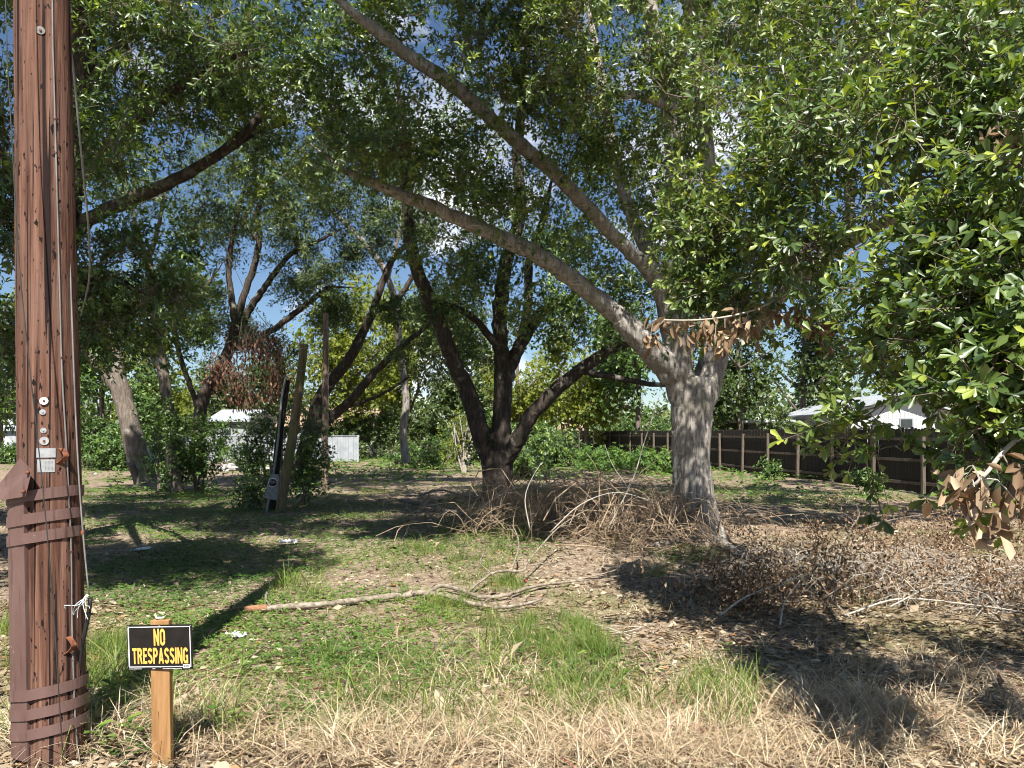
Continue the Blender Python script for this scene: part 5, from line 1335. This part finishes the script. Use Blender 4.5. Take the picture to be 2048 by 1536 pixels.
# ------------------------------------------------------------------ fallen branches
M['fallen_bark'] = noise_mat('fallen_bark', [(0.3, (0.10, 0.08, 0.06)), (0.5, (0.235, 0.195, 0.15)), (0.72, (0.41, 0.365, 0.30))], (2, 2, 2), 9, 8, .9, .15, .6, .01)
M['fallen_grey'] = noise_mat('fallen_grey', [(0.3, (0.09, 0.075, 0.06)), (0.55, (0.19, 0.165, 0.14)), (0.8, (0.36, 0.33, 0.29))], (2, 2, 2), 9, 8, .9, .15, .6, .01)
M['raw_wood'] = noise_mat('raw_wood', [(0.3, (0.16, 0.075, 0.04)), (0.7, (0.34, 0.19, 0.11))], (3, 12, 12), 8, 6, .85, .1, .5, .01)
def fallen(name, label, paths, mat, seed, ends=()):
    b = G(*paths[0][0][:3]); t = tag(empty(name, b), label, 'branch')
    for i, p in enumerate(paths):
        q = catmull([np.append(G(a[0], a[1], a[2]), a[3] * .82) for a in p], .06)
        r = np.random.default_rng(seed + i); q[:, :3] += r.normal(0, 1, (len(q), 3)) * q[:, 3:4] * .14
        v, f = tube_np(q[:, :3], q[:, 3], 9, .26, seed + i)
        v = np.vstack([v, q[0, :3], q[-1, :3]]); n_ = len(q) * 9
        f = list(map(tuple, f)) + [(n_, (j + 1) % 9, j) for j in range(9)] + [(n_ + 1, n_ - 9 + j, n_ - 9 + (j + 1) % 9) for j in range(9)]
        me = bpy.data.meshes.new('limb'); me.from_pydata([tuple(x) for x in v], [], f)
        for pl in me.polygons: pl.use_smooth = True
        obj('limb' if i < 2 else 'side_branch', me, mat, t, b)
    r = np.random.default_rng(seed + 77); tw = []
    for p in paths:
        q = catmull([G(a[0], a[1], a[2]) for a in p], .06)
        for i in range(max(2, len(q) // 7)):
            c = q[r.integers(len(q) // 3, len(q))]; d = r.normal(0, 1, 3) * (1, 1, .7) + (0, 0, .35); d = unit(d) * r.uniform(.08, .34)
            tw.append([c, c + d * .5 + r.normal(0, .02, 3), c + d + r.normal(0, .04, 3)])
    v, f = tubes_uniform(np.array(tw), np.repeat([[.005, .0035, .0015]], len(tw), 0), 4)
    obj('twigs', np_mesh('twigs', v, f), mat, t, b, 'stuff')
    for p in ends:
        q = catmull([np.append(G(a[0], a[1], a[2]), a[3]) for a in p], .03)
        v, f = tube_np(q[:, :3], q[:, 3], 8, .5, seed)
        obj('broken_end', np_mesh('broken_end', v, f), M['raw_wood'], t, b)
    return t
fallen('fallen_branch', 'long pale fallen branch with curving forks lying across the sunny grass',
       [[(530, 1216, .05, .036), (640, 1206, .05, .037), (740, 1192, .05, .036), (810, 1184, .06, .036), (865, 1180, .06, .032), (930, 1196, .05, .028), (990, 1206, .05, .026), (1050, 1200, .05, .02), (1085, 1190, .05, .014)],
        [(850, 1184, .06, .03), (880, 1166, .08, .028), (915, 1172, .07, .027), (960, 1186, .05, .025), (1010, 1184, .05, .023), (1070, 1168, .06, .021), (1150, 1160, .06, .015), (1260, 1150, .06, .009)],
        [(935, 1178, .06, .017), (980, 1146, .12, .019), (1005, 1139, .16, .020), (1045, 1138, .18, .019), (1060, 1118, .25, .014), (1120, 1060, .38, .012), (1190, 1020, .5, .009), (1260, 1015, .5, .006)],
        [(1022, 1139, .17, .016), (1035, 1105, .27, .014), (1036, 1080, .36, .012), (1024, 1054, .44, .007)],
        [(1060, 1128, .22, .010), (1110, 1126, .2, .008), (1160, 1140, .12, .005)],
        [(1140, 1160, .06, .012), (1230, 1140, .14, .009), (1300, 1110, .22, .006), (1350, 1090, .3, .004)],
        [(985, 1146, .13, .008), (960, 1120, .2, .006), (990, 1090, .3, .004)],
        [(540, 1210, .06, .008), (530, 1195, .1, .007), (534, 1182, .15, .004)]], M['fallen_bark'], 301,
       ends=[[(466, 1219, .04, .018), (490, 1219, .045, .026), (515, 1217, .05, .034), (533, 1216, .05, .035)]])
fallen('fallen_branch', 'grey crooked fallen branch in front of the pale oak, propped over dead leaves',
       [[(1372, 1185, .04, .05), (1420, 1160, .08, .046), (1470, 1145, .1, .044), (1530, 1135, .12, .042), (1590, 1122, .16, .038), (1620, 1108, .2, .034), (1660, 1100, .22, .03), (1700, 1088, .25, .026), (1730, 1060, .32, .02), (1760, 1050, .36, .012)],
        [(1600, 1118, .16, .03), (1650, 1135, .13, .026), (1690, 1150, .1, .022), (1730, 1140, .14, .014)],
        [(1690, 1090, .25, .02), (1700, 1060, .35, .015), (1718, 1030, .44, .010), (1712, 1005, .5, .006)],
        [(1700, 1088, .25, .015), (1740, 1110, .2, .012), (1790, 1100, .22, .008)],
        [(1740, 1050, .4, .014), (1820, 1035, .45, .012), (1900, 1020, .5, .009), (1990, 985, .55, .006)]], M['fallen_grey'], 311)
fallen('fallen_branch', 'grey twisted branch lying in the shade left of the forked oak',
       [[(800, 1000, .1, .05), (850, 1010, .12, .05), (900, 1022, .08, .045), (960, 1030, .06, .04), (1040, 1022, .06, .03)], [(840, 990, .2, .035), (880, 978, .25, .03), (930, 990, .2, .025), (985, 1000, .15, .015)]], M['fallen_grey'], 321)
fallen('fallen_branch', 'short dark stick in the foreground grass below the long pale branch', [[(880, 1292, .03, .016), (905, 1276, .03, .018), (945, 1274, .03, .012)]], M['fallen_grey'], 331)
fallen('fallen_branch', 'thin stick lying in dry leaves right of the green grass tufts', [[(1130, 1222, .03, .008), (1200, 1240, .03, .009), (1262, 1260, .03, .006)], [(1225, 1255, .03, .005), (1260, 1250, .04, .005), (1295, 1240, .05, .003)]], M['pale_twig'], 341)

# ------------------------------------------------------------------ brush pile of bare twigs
def arcs(n, cx, cy, sx_, sy_, lmin, lmax, hmax, r, k=7):
    """arching twigs scattered round (cx, cy)"""
    s = np.stack([cx + r.normal(0, sx_, n), cy + r.normal(0, sy_, n)], 1)
    L = r.uniform(lmin, lmax, n); a = r.uniform(0, 2 * np.pi, n); h = r.uniform(.05, 1, n) ** 1.3 * hmax
    t = np.linspace(0, 1, k)
    pts = np.zeros((n, k, 3))
    cur = r.normal(0, .35, n)
    for i, tt in enumerate(t):
        aa = a + cur * tt
        pts[:, i, 0] = s[:, 0] + np.cos(aa) * L * (tt - .3); pts[:, i, 1] = s[:, 1] + np.sin(aa) * L * (tt - .3)
        pts[:, i, 2] = h * np.sin(np.pi * np.clip(.12 + tt * r.uniform(.55, .95, n), 0, 1)) + .02
    pts += r.normal(0, .012, pts.shape)
    pts[..., 2] = np.maximum(pts[..., 2], .015) + gz(pts[..., 0], pts[..., 1])
    return pts
r = np.random.default_rng(91)
pb = G(1140, 1060); pile = tag(empty('brush_pile', pb), 'tangled pile of bare dead twigs between the two oaks', 'brush pile')
c1, c2, c3 = G(1070, 1070), G(1195, 1070), G(1300, 1095)
pts = np.vstack([arcs(300, c1[0], c1[1], 1.0, .7, .5, 1.8, .95, r), arcs(460, c2[0], c2[1], .95, .7, .5, 2.0, 1.15, r), arcs(300, c3[0], c3[1], .55, .4, .4, 1.6, .85, r)])
rad = r.uniform(.003, .007, len(pts)) * np.where(r.uniform(0, 1, len(pts)) > .82, 1.8, 1)
v, f = tubes_uniform(pts, rad[:, None] * np.linspace(1.2, .4, 7)[None], 3)
obj('twigs', np_mesh('twigs', v, f), M['dead_twig'], pile, pb, 'stuff')
for k, pth in enumerate([[(1215, 1060, 10.6, .016), (1265, 960, 10.6, .014), (1290, 880, 10.6, .011), (1318, 795, 10.6, .006)], [(1198, 1015, 11, .014), (1198, 960, 11, .012), (1190, 930, 11, .007), (1172, 905, 11, .004)], [(1256, 975, 10.6, .008), (1225, 930, 10.6, .006), (1210, 890, 10.6, .003)],
                         [(940, 1030, 13, .018), (1000, 985, 13, .016), (1060, 945, 13, .012), (1090, 925, 13, .006)], [(930, 1040, 12.8, .016), (1010, 985, 12.8, .013), (1110, 948, 12.8, .006)], [(1265, 960, 10.6, .007), (1300, 930, 10.6, .005), (1345, 900, 10.5, .003)],
                         [(1060, 1060, 10.4, .016), (1050, 1000, 10.4, .013), (1062, 960, 10.4, .008), (1080, 930, 10.4, .004)], [(1320, 1090, 9.9, .010), (1300, 1000, 9.9, .008), (1250, 975, 9.9, .006), (1180, 985, 9.9, .004)], [(1100, 1065, 10.2, .012), (1160, 1010, 10.2, .011), (1230, 985, 10.2, .008), (1300, 1000, 10.1, .005)],
                         [(1205, 1010, 10.4, .013), (1290, 1015, 10.3, .011), (1350, 1060, 10.2, .008), (1385, 1100, 10.1, .005)]]):
    q = catmull([np.append(P(a, b, c), d * .62) for a, b, c, d in pth], .08)
    obj('dead_branch', MB().tube(q[:, :3], q[:, 3], 6).mesh('dead_branch', True), M['dead_twig'] if k % 2 else M['pale_twig'], pile, pb)
n = 700
O = np.stack([pb[0] + r.normal(.1, 1.0, n), pb[1] + r.normal(.2, .8, n), np.abs(r.normal(.1, .22, n))], 1)
v, f = leaves_np(O, r.normal(0, 1, (n, 3)), r.normal(0, 1, (n, 3)) + (0, 0, .6), r.uniform(.05, .09, n), r.uniform(.025, .04, n), OVAL4)
obj('dry_leaves', np_mesh('dry_leaves', v, f, np.repeat(r.uniform(0, .8, n), 4)), M['dead_leaf'], pile, pb, 'stuff')

# heap of cut branches with brown leaves, right foreground
pb = G(1720, 1190); heap = tag(empty('brown_brush_heap', pb), 'heap of cut oak branches with dried brown leaves at the right', 'brush pile')
r = np.random.default_rng(95)
cl = []
for px, py, n, w, h in ((1480, 1215, 34, .35, .24), (1560, 1210, 44, .4, .32), (1640, 1200, 40, .4, .30), (1720, 1205, 36, .45, .22), (1800, 1190, 34, .5, .24), (1880, 1190, 36, .5, .26), (1960, 1200, 38, .5, .26), (2040, 1170, 34, .5, .32), (1700, 1120, 30, .6, .34), (1850, 1110, 34, .7, .28), (1560, 1110, 22, .6, .16), (1980, 1090, 34, .7, .36), (1420, 1190, 12, .3, .1), (1500, 1070, 16, .7, .12), (1760, 1060, 30, .8, .26), (2050, 1230, 30, .4, .25), (1920, 1140, 40, .5, .34), (1780, 1150, 34, .5, .34), (2060, 1080, 40, .5, .42)):
    c = G(px, py); cl.append(c + np.stack([r.normal(0, w, n), r.normal(0, w * .7, n), np.abs(r.normal(0, h, n)) + .03], 1))
cl = np.vstack(cl)
K = 26
O = np.repeat(cl, K, 0) + r.normal(0, .075, (len(cl) * K, 3)); O[:, 2] = np.maximum(O[:, 2], .015 + gz(O[:, 0], O[:, 1]))
n = len(O)
A = r.normal(0, .6, (n, 3)) + (0, -.1, -.55)
v, f = leaves_np(O, A, r.normal(0, .7, (n, 3)) + (0, -.5, .5), r.uniform(.035, .075, n), r.uniform(.014, .028, n), LEAF4)
obj('dried_leaves', np_mesh('dried_leaves', v, f, np.repeat(np.clip(r.normal(.44, .27, n), 0, 1), 4)), M['dead_leaf'], heap, pb, 'stuff')
c1, c2, c3 = G(1600, 1180), G(1800, 1170), G(1960, 1200)
pts = np.vstack([arcs(230, c1[0], c1[1], .5, .45, .3, 1.0, .5, r), arcs(260, c2[0], c2[1], .7, .5, .3, 1.1, .45, r), arcs(220, c3[0], c3[1], .6, .5, .3, 1.0, .3, r)])
v, f = tubes_uniform(pts, r.uniform(.0015, .0042, len(pts))[:, None] * np.linspace(1.2, .4, 7)[None], 4)
obj('twigs', np_mesh('twigs', v, f), M['pale_twig'], heap, pb, 'stuff')
for pth in ([(1440, 1225, .05, .010), (1490, 1190, .2, .009), (1560, 1165, .3, .007), (1600, 1150, .36, .004)], [(1560, 1245, .04, .009), (1570, 1200, .16, .008), (1600, 1160, .3, .005)], [(1690, 1230, .05, .010), (1800, 1200, .1, .009), (1940, 1212, .1, .007), (2040, 1225, .1, .005)],
            [(1640, 1160, .2, .008), (1660, 1195, .12, .006), (1700, 1235, .05, .004)], [(1780, 1215, .08, .008), (1900, 1160, .2, .007), (2040, 1135, .25, .005)]):
    q = catmull([np.append(G(a, b, c), d) for a, b, c, d in pth], .05)
    obj('cut_branch', MB().tube(q[:, :3], q[:, 3], 6).mesh('cut_branch', True), M['pale_twig'], heap, pb)

# roots of the pale oak
for pth in ([(1420, 1075, .1, .12), (1450, 1092, .07, .08), (1478, 1108, .04, .05), (1505, 1120, .0, .03)], [(1350, 1080, .1, .10), (1322, 1092, .04, .06), (1300, 1100, .0, .04)]):
    q = catmull([np.append(G(a, b, c), d) for a, b, c, d in pth], .06)
    v, f = tube_np(q[:, :3], q[:, 3], 12, .15, 2)
    obj('root', np_mesh('root', v, f, smooth=True), M['bark_pale'], big, tuple(big.location))

# ------------------------------------------------------------------ ground cover
def zone(x, y, ell):
    """soft membership of ground points in patches given where the photo shows them"""
    u = 1024 + x / y * FPX; w = HOR + CAMZ / y * FPX
    m = np.zeros(len(x))
    for px, py, rx, ry, s in ell:
        d = ((u - px) / rx) ** 2 + ((w - py) / ry) ** 2
        m = np.maximum(m, s * np.clip(1.6 - d * 1.1, 0, 1))
    return m
def patchy(x, y, sc, seed):
    return np.array([noise.noise((a * sc + seed, b * sc, seed * .37)) for a, b in zip(x, y)])
def scatter(n, y0, y1, r, p=1.0):
    """points over the seen wedge, density falling as 1/y**p"""
    t = r.uniform(0, 1, n)
    e = 2 - p
    y = (y0 ** e + t * (y1 ** e - y0 ** e)) ** (1 / e) if abs(e) > 1e-6 else y0 * (y1 / y0) ** t
    return r.uniform(-.95, .95, n) * y + r.uniform(-.5, .5, n), y

r = np.random.default_rng(401)
x, y = scatter(118000, 2.6, 22, r, 2.0)
green_left = [(420, 1090, 330, 80, 1), (330, 1010, 300, 40, 1), (600, 1040, 200, 50, .8), (640, 1300, 280, 120, .9), (430, 1230, 150, 80, .9), (300, 1180, 160, 40, .7), (720, 1240, 200, 70, .8)]
keep = r.uniform(0, 1, len(x)) < (1 - .75 * zone(x, y, green_left + [(950, 1250, 300, 90, .6)])) * np.clip(.8 + .6 * patchy(x, y, .8, 3), .25, 1)
x, y = x[keep], y[keep]; n = len(x)
L = r.uniform(.03, .065, n) * (1 + .03 * y)
L = L * np.exp(r.normal(-.22, .4, n))
O = np.stack([x, y, gz(x, y) + np.abs(r.normal(.008, .012, n))], 1)
v, f = leaves_np(O, r.normal(0, 1, (n, 3)) * (1, 1, .25), r.normal(0, .42, (n, 3)) + (0, 0, 1), L, L * r.uniform(.35, .6, n), OVAL4)
tag(obj('leaf_litter', np_mesh('leaf_litter', v, f, np.repeat(np.clip(r.normal(.46, .27, n) + .35 * patchy(x, y, 1.3, 9), 0, 1), 4)), M['litter'], kind='stuff'), 'dry fallen leaves covering the ground', 'leaf litter')

def clover(name, label, n, y0, y1, zones, seed, size, sz=.05, p=1.6, mat='clover', thr=0.0):
    r = np.random.default_rng(seed)
    x, y = scatter(n, y0, y1, r, p)
    keep = r.uniform(0, 1, n) < zone(x, y, zones) * np.clip(.75 + 1.5 * patchy(x, y, .9, seed), 0, 1)
    x, y = x[keep], y[keep]; n = len(x)
    hgt = r.uniform(.25, 1, n) * sz * (1 + .03 * y)
    O = np.repeat(np.stack([x, y, gz(x, y) + hgt], 1), 3, 0)
    a = np.repeat(r.uniform(0, 6.28, n), 3) + np.tile([0, 2.1, 4.2], n) + r.normal(0, .3, 3 * n)
    A = np.stack([np.cos(a), np.sin(a), r.normal(.05, .25, 3 * n)], 1)
    L = np.repeat(size * r.uniform(.6, 1.3, n) * (1 + .045 * y), 3)
    v, f = leaves_np(O, A, np.stack([r.normal(0, .35, 3 * n), r.normal(-.1, .35, 3 * n), np.ones(3 * n)], 1), L, L * .75, LEAF4)
    tn = np.repeat(np.clip(.5 * r.uniform(0, 1, n) + .5 * (.5 + patchy(x, y, .7, seed + 2)), 0, 1), 12)
    return tag(obj(name, np_mesh(name, v, f, tn), M[mat], kind='stuff'), label, 'ground cover')
clover('ground_cover', 'low green creeping ground cover over the left of the lot', 160000, 3.8, 24, green_left + [(900, 1085, 200, 50, .8), (1440, 960, 110, 30, .7), (1560, 985, 260, 32, .7), (1130, 985, 200, 30, .6), (1380, 1110, 80, 20, .8), (240, 1440, 120, 90, .5), (520, 1390, 230, 80, .75), (950, 1330, 330, 80, .4), (1650, 1180, 60, 12, .6), (2020, 1110, 60, 20, .6)], 411, .022)
clover('weeds', 'low green weeds in the distance', 32000, 20, 60, [(330, 985, 300, 30, .4), (760, 930, 250, 35, .9), (1130, 930, 200, 30, 1), (1480, 960, 200, 35, .8), (200, 935, 200, 20, .35), (600, 975, 250, 22, .45)], 412, .055, .10, .8)

def blades(x, y, h, r, lean=.5, bend=.5, w0=.004, tuft=None, k=4):
    """curved grass blades rooted at (x, y)"""
    n = len(x)
    a = r.uniform(0, 2 * np.pi, n)
    d = np.stack([np.cos(a), np.sin(a), np.zeros(n)], 1)
    ln = np.abs(r.normal(0, lean, n)); bd = np.abs(r.normal(bend, .35, n))
    t = np.linspace(0, 1, k)
    base = np.stack([x, y, gz(x, y) - .005], 1)
    pts = np.zeros((n, k, 3))
    for i, tt in enumerate(t):
        out = ln * tt + bd * tt ** 2.2
        up = tt * np.sqrt(np.maximum(.08, 1 - np.minimum(.92, (ln * .55 + bd * .6) * tt)))
        up = np.where(bd > .85, up - (bd - .85) * tt ** 3 * .9, up)
        pts[:, i] = base + h[:, None] * (d * out[:, None] + np.array([0, 0, 1.0]) * np.maximum(up, .02)[:, None])
    side = np.stack([-d[:, 1], d[:, 0], np.zeros(n)], 1)
    tw = r.normal(0, .8, n); side = side * np.cos(tw)[:, None] + d * np.sin(tw)[:, None]
    wd = (w0 * r.uniform(.6, 1.4, n))[:, None] * np.array([.85, 1, .7, .08])[None, :k]
    V = np.stack([pts - side[:, None] * wd[..., None] / 2, pts + side[:, None] * wd[..., None] / 2], 2).reshape(n, k * 2, 3)
    q = np.array([(2 * i, 2 * i + 1, 2 * i + 3, 2 * i + 2) for i in range(k - 1)])
    F = (np.arange(n) * 2 * k)[:, None, None] + q[None]
    return V.reshape(-1, 3), F.reshape(-1, 4), 2 * k
def grass(name, label, tufts, seed, mat, w0, lean=.35, bend=.45):
    """tufts: (px, py, rx, ry, number of tufts, blades each, height)"""
    r = np.random.default_rng(seed); X, Yy, Hh, TT = [], [], [], []
    for px, py, rx, ry, nt, nb, h in tufts:
        for i in range(nt):
            while True:
                a, b = r.uniform(-1, 1, 2)
                if a * a + b * b < 1: break
            c = G(px + a * rx, max(py + b * ry, 885))
            s = .035 + .045 * r.uniform()
            m = max(6, int(nb * r.uniform(.4, 1.5)))
            X.append(c[0] + r.normal(0, s, m)); Yy.append(c[1] + r.normal(0, s, m)); Hh.append(h * r.uniform(.7, 1.3) * r.uniform(.45, 1.15, m)); TT.append(np.clip(r.uniform(.1, .75) + r.normal(0, .2, m), 0, 1))
    X, Yy, Hh, TT = map(np.concatenate, (X, Yy, Hh, TT))
    v, f, kk = blades(X, Yy, Hh, r, lean, bend, w0)
    return tag(obj(name, np_mesh(name, v, f, np.repeat(TT, kk)), M[mat], kind='stuff'), label, 'grass')
grass('green_grass', 'tufts of fine green grass', [
    (920, 1225, 80, 35, 30, 45, .17), (1080, 1265, 110, 50, 46, 50, .19), (1170, 1300, 60, 35, 24, 50, .22), (910, 1095, 110, 30, 40, 40, .20), (980, 1140, 90, 40, 26, 36, .22), (1000, 1170, 50, 15, 12, 40, .18),
    (215, 1310, 50, 28, 16, 45, .22), (600, 1175, 70, 22, 18, 34, .24), (800, 1135, 50, 20, 14, 34, .16), (640, 1240, 170, 60, 30, 26, .10), (1440, 1390, 90, 55, 26, 30, .28), (1010, 1330, 180, 60, 34, 22, .20), (900, 1440, 480, 70, 90, 16, .18), (560, 1440, 260, 70, 50, 16, .15), (700, 1300, 260, 90, 60, 18, .10), (900, 1200, 260, 60, 40, 18, .12),
    (1180, 1390, 100, 50, 26, 26, .24), (760, 1350, 150, 60, 26, 22, .18), (30, 1300, 40, 70, 16, 34, .26), (560, 1090, 150, 40, 26, 20, .12), (1440, 965, 100, 25, 40, 30, .22), (930, 960, 180, 40, 60, 26, .22), (1560, 980, 200, 28, 60, 26, .2), (1270, 1060, 80, 50, 16, 30, .25),
    (700, 1010, 200, 40, 50, 22, .16), (300, 1040, 250, 40, 50, 18, .12), (1960, 1115, 50, 15, 10, 30, .2), (1740, 1200, 60, 10, 8, 26, .14), (470, 1330, 120, 80, 26, 20, .14), (250, 1400, 90, 70, 18, 24, .26)], 421, 'grass', .0038)
grass('tall_grass', 'taller arching grass blades', [(1030, 1080, 40, 25, 9, 14, .55), (1010, 1300, 120, 40, 12, 10, .34), (590, 1170, 60, 18, 7, 10, .45), (1230, 1410, 160, 60, 18, 9, .36), (860, 1420, 200, 60, 20, 9, .34), (1440, 1420, 70, 60, 16, 16, .36), (190, 1420, 60, 80, 12, 12, .42), (1330, 1150, 40, 20, 4, 12, .35), (400, 1440, 100, 60, 10, 10, .4), (60, 1440, 50, 60, 6, 12, .4)], 422, 'grass', .0065, .3, .6)
grass('dry_grass', 'dry straw-coloured grass along the near edge', [(1000, 1490, 560, 65, 190, 18, .24), (1500, 1470, 420, 80, 190, 20, .26), (620, 1470, 420, 60, 60, 13, .22), (1850, 1420, 260, 120, 110, 18, .24), (1650, 1320, 330, 60, 40, 12, .2), (1050, 1380, 350, 50, 60, 14, .2), (330, 1470, 190, 60, 50, 16, .3), (80, 1500, 90, 40, 24, 16, .3), (1300, 1200, 160, 40, 30, 14, .18), (1250, 1120, 90, 40, 24, 14, .22), (900, 1320, 260, 50, 40, 12, .2)], 423, 'straw', .0048, .7, .8)
x, y = scatter(9000, 3.1, 8, np.random.default_rng(431), 1.6)
r = np.random.default_rng(432); n = len(x)
O = np.stack([x, y, gz(x, y) + np.abs(r.normal(.015, .012, n))], 1)
v, f = leaves_np(O, r.normal(0, 1, (n, 3)) * (1, 1, .12), r.normal(0, .3, (n, 3)) + (0, 0, 1), r.uniform(.06, .2, n), r.uniform(.003, .006, n), OVAL4)
tag(obj('straw_litter', np_mesh('straw_litter', v, f, np.repeat(r.uniform(.1, .9, n), 4)), M['straw'], kind='stuff'), 'flattened dry straw on the ground', 'straw')

# ------------------------------------------------------------------ single weeds
wl_me = []
for k in range(3):
    me = np_mesh('leaf', *leaves_np(np.zeros((1, 3)), np.array([[1., 0, 0]]), np.array([[0, 0, 1.]]), np.ones(1), np.full(1, .6), LEAF7), tint=np.full(7, .35 + .3 * k), smooth=True)
    me.materials.append(M['clover']); wl_me.append(me)
def weed(label, px, py, h, nl, leaf, seed):
    r = np.random.default_rng(seed); b = G(px, py)
    t = tag(empty('weed_plant', b), label, 'weed')
    q = catmull([b, b + (r.normal(0, .02), 0, h * .5), b + (r.normal(0, .04), r.normal(0, .03), h)], .03)
    obj('stem', MB().tube(q, np.linspace(.004, .002, len(q)), 5).mesh('stem'), M['grass_stem'], t, b)
    for i in range(nl):
        o_ = q[int(len(q) * (.2 + .75 * i / nl))]; a = i * 2.4
        ax_ = unit(np.array([math.cos(a), math.sin(a), .35])); nn = unit(np.array([-.35 * math.cos(a), -.35 * math.sin(a), 1.0])); nn = unit(nn - (nn @ ax_) * ax_); bb = np.cross(nn, ax_)
        mt = Matrix.Identity(4); L = leaf * r.uniform(.7, 1.2)
        for c in range(3): mt[c][0], mt[c][1], mt[c][2], mt[c][3] = ax_[c] * L, bb[c] * L, nn[c] * L, o_[c] - b[c]
        ob = bpy.data.objects.new('leaf', wl_me[i % 3]); link(ob, t); ob.matrix_local = mt
M['grass_stem'] = noise_mat('grass_stem', [(0.3, (0.10, 0.14, 0.04)), (0.7, (0.2, 0.22, 0.08))], nscale=9, bump=0)
for lb, px, py, h, nl, lf, sd in (('upright broad-leaved sprout in the sunny grass right of centre', 1150, 1362, .22, 9, .075, 1), ('small broad-leaved weed right of the upright sprout', 1240, 1395, .12, 7, .07, 2), ('leafy weed right of the sign stake', 470, 1465, .12, 10, .08, 3),
                                  ('broad-leaved weed between the utility pole and the sign', 222, 1450, .28, 12, .085, 4), ('low weed at the foot of the utility pole', 205, 1515, .14, 9, .085, 5), ('weed with pale leaves in the shade behind the sign', 338, 1168, .16, 7, .12, 6),
                                  ('small weed with two large leaves left of the sign, further back', 205, 1262, .12, 5, .09, 7), ('dark leafy weed under the fallen oak leaves at right', 1455, 1300, .1, 6, .06, 8), ('leafy weed on the long fallen branch', 800, 1204, .14, 8, .05, 9), ('weed with round leaves left of the stake foot', 268, 1500, .16, 9, .08, 10),
                                  ('small dark weed in the clover right of the sign', 570, 1262, .1, 6, .06, 11), ('weed growing at the base of the slim upright pole', 640, 990, .3, 12, .12, 12)):
    weed(lb, px, py, h, nl, lf, 500 + sd)

# ------------------------------------------------------------------ litter and rubble
def crumpled(name, label, px, py, w, h, mat, seed, cat='litter', z=.02, flat=.4):
    c = G(px, py); r = np.random.default_rng(seed)
    bm = bmesh.new(); bmesh.ops.create_grid(bm, x_segments=10, y_segments=8, size=1)
    for v_ in bm.verts:
        q = Vector((v_.co.x * 2.2 + seed, v_.co.y * 2.2, 0))
        v_.co = Vector((v_.co.x * w * (1 + .3 * noise.noise(q)), v_.co.y * h * (1 + .3 * noise.noise(q + Vector((5, 0, 0)))), z + flat * min(w, h) * (noise.noise(q * 1.5) + .6)))
    me = bpy.data.meshes.new(name); bm.to_mesh(me); bm.free()
    o = tag(obj(name, me, mat), label, cat); o.location = tuple(c); o.rotation_euler.z = r.uniform(0, 3)
    o.modifiers.new('thick', 'SOLIDIFY').thickness = .002
crumpled('plastic_bag', 'crumpled white plastic in the shaded ground cover', 578, 1086, .13, .08, M['paper'], 3, flat=.9)
crumpled('plastic_bag', 'crumpled pale plastic in the sunny clover right of the sign', 472, 1284, .08, .06, M['paper'], 5, flat=.6)
crumpled('plastic_sheet', 'flat pale plastic sheet in the shade behind the sign', 285, 1100, .16, .08, M['fibre'], 8, flat=.25)
crumpled('bark_piece', 'dark curled bark piece in the foreground grass', 905, 1326, .09, .05, M['bark_dark'], 11, 'bark', flat=.7)
crumpled('cardboard_scrap', 'grey cardboard scrap half hidden in the foreground grass', 893, 1388, .08, .06, M['grey_wood'], 14, flat=.3)
crumpled('pink_wrapper', 'small pink wrapper in the grass right of the sign stake', 386, 1470, .022, .018, noise_mat('pink', [(0.3, (0.6, 0.18, 0.28)), (0.7, (0.7, 0.3, 0.4))], nscale=30, bump=0), 17, flat=.9)
crumpled('red_wrapper', 'small red wrapper beyond the long fallen branch', 1052, 1164, .03, .02, noise_mat('red', [(0.3, (0.5, 0.05, 0.05)), (0.7, (0.6, 0.1, 0.09))], nscale=30, bump=0), 19, flat=.8)
rb = G(460, 940); rub = tag(empty('rubble_pile', rb), 'pile of broken boards and rubble in front of the white fence', 'rubble')
r = np.random.default_rng(601)
for k in range(46):
    w, d, h = r.uniform(.25, 1.1), r.uniform(.08, .25), r.uniform(.02, .1)
    me = MB().box((-w / 2, -d / 2, -h / 2), (w / 2, d / 2, h / 2)).mesh('board'); me.materials.append((M['paper'], M['fallen_bark'], M['grey_metal'], M['stone'])[k % 4])
    o = bpy.data.objects.new('board', me); link(o, rub); o.location = (r.normal(0, 1.0), r.normal(0, .6), .04 + abs(r.normal(0, .13))); o.rotation_euler = (r.normal(0, .2), r.normal(0, .22), r.uniform(0, 3.1))
for lb, px, py, sc_ in (('pale stone on the sunny ground left of the broken trunk', 232, 938, .16), ('pale lump in the grass by the wooden fence', 1523, 958, .12), ('grey stone lying left of the broken trunk base', 190, 950, .12)):
    bm = bmesh.new(); bmesh.ops.create_icosphere(bm, subdivisions=2, radius=1)
    for v_ in bm.verts: v_.co *= sc_ * (1 + .3 * noise.noise(v_.co * 1.7 + Vector((px, 0, 0)))); v_.co.z *= .6
    me = bpy.data.meshes.new('stone'); bm.to_mesh(me); bm.free()
    o = tag(obj('stone', me, M['stone']), lb, 'rock'); o.location = tuple(G(px, py)); o.location.z += sc_ * .2
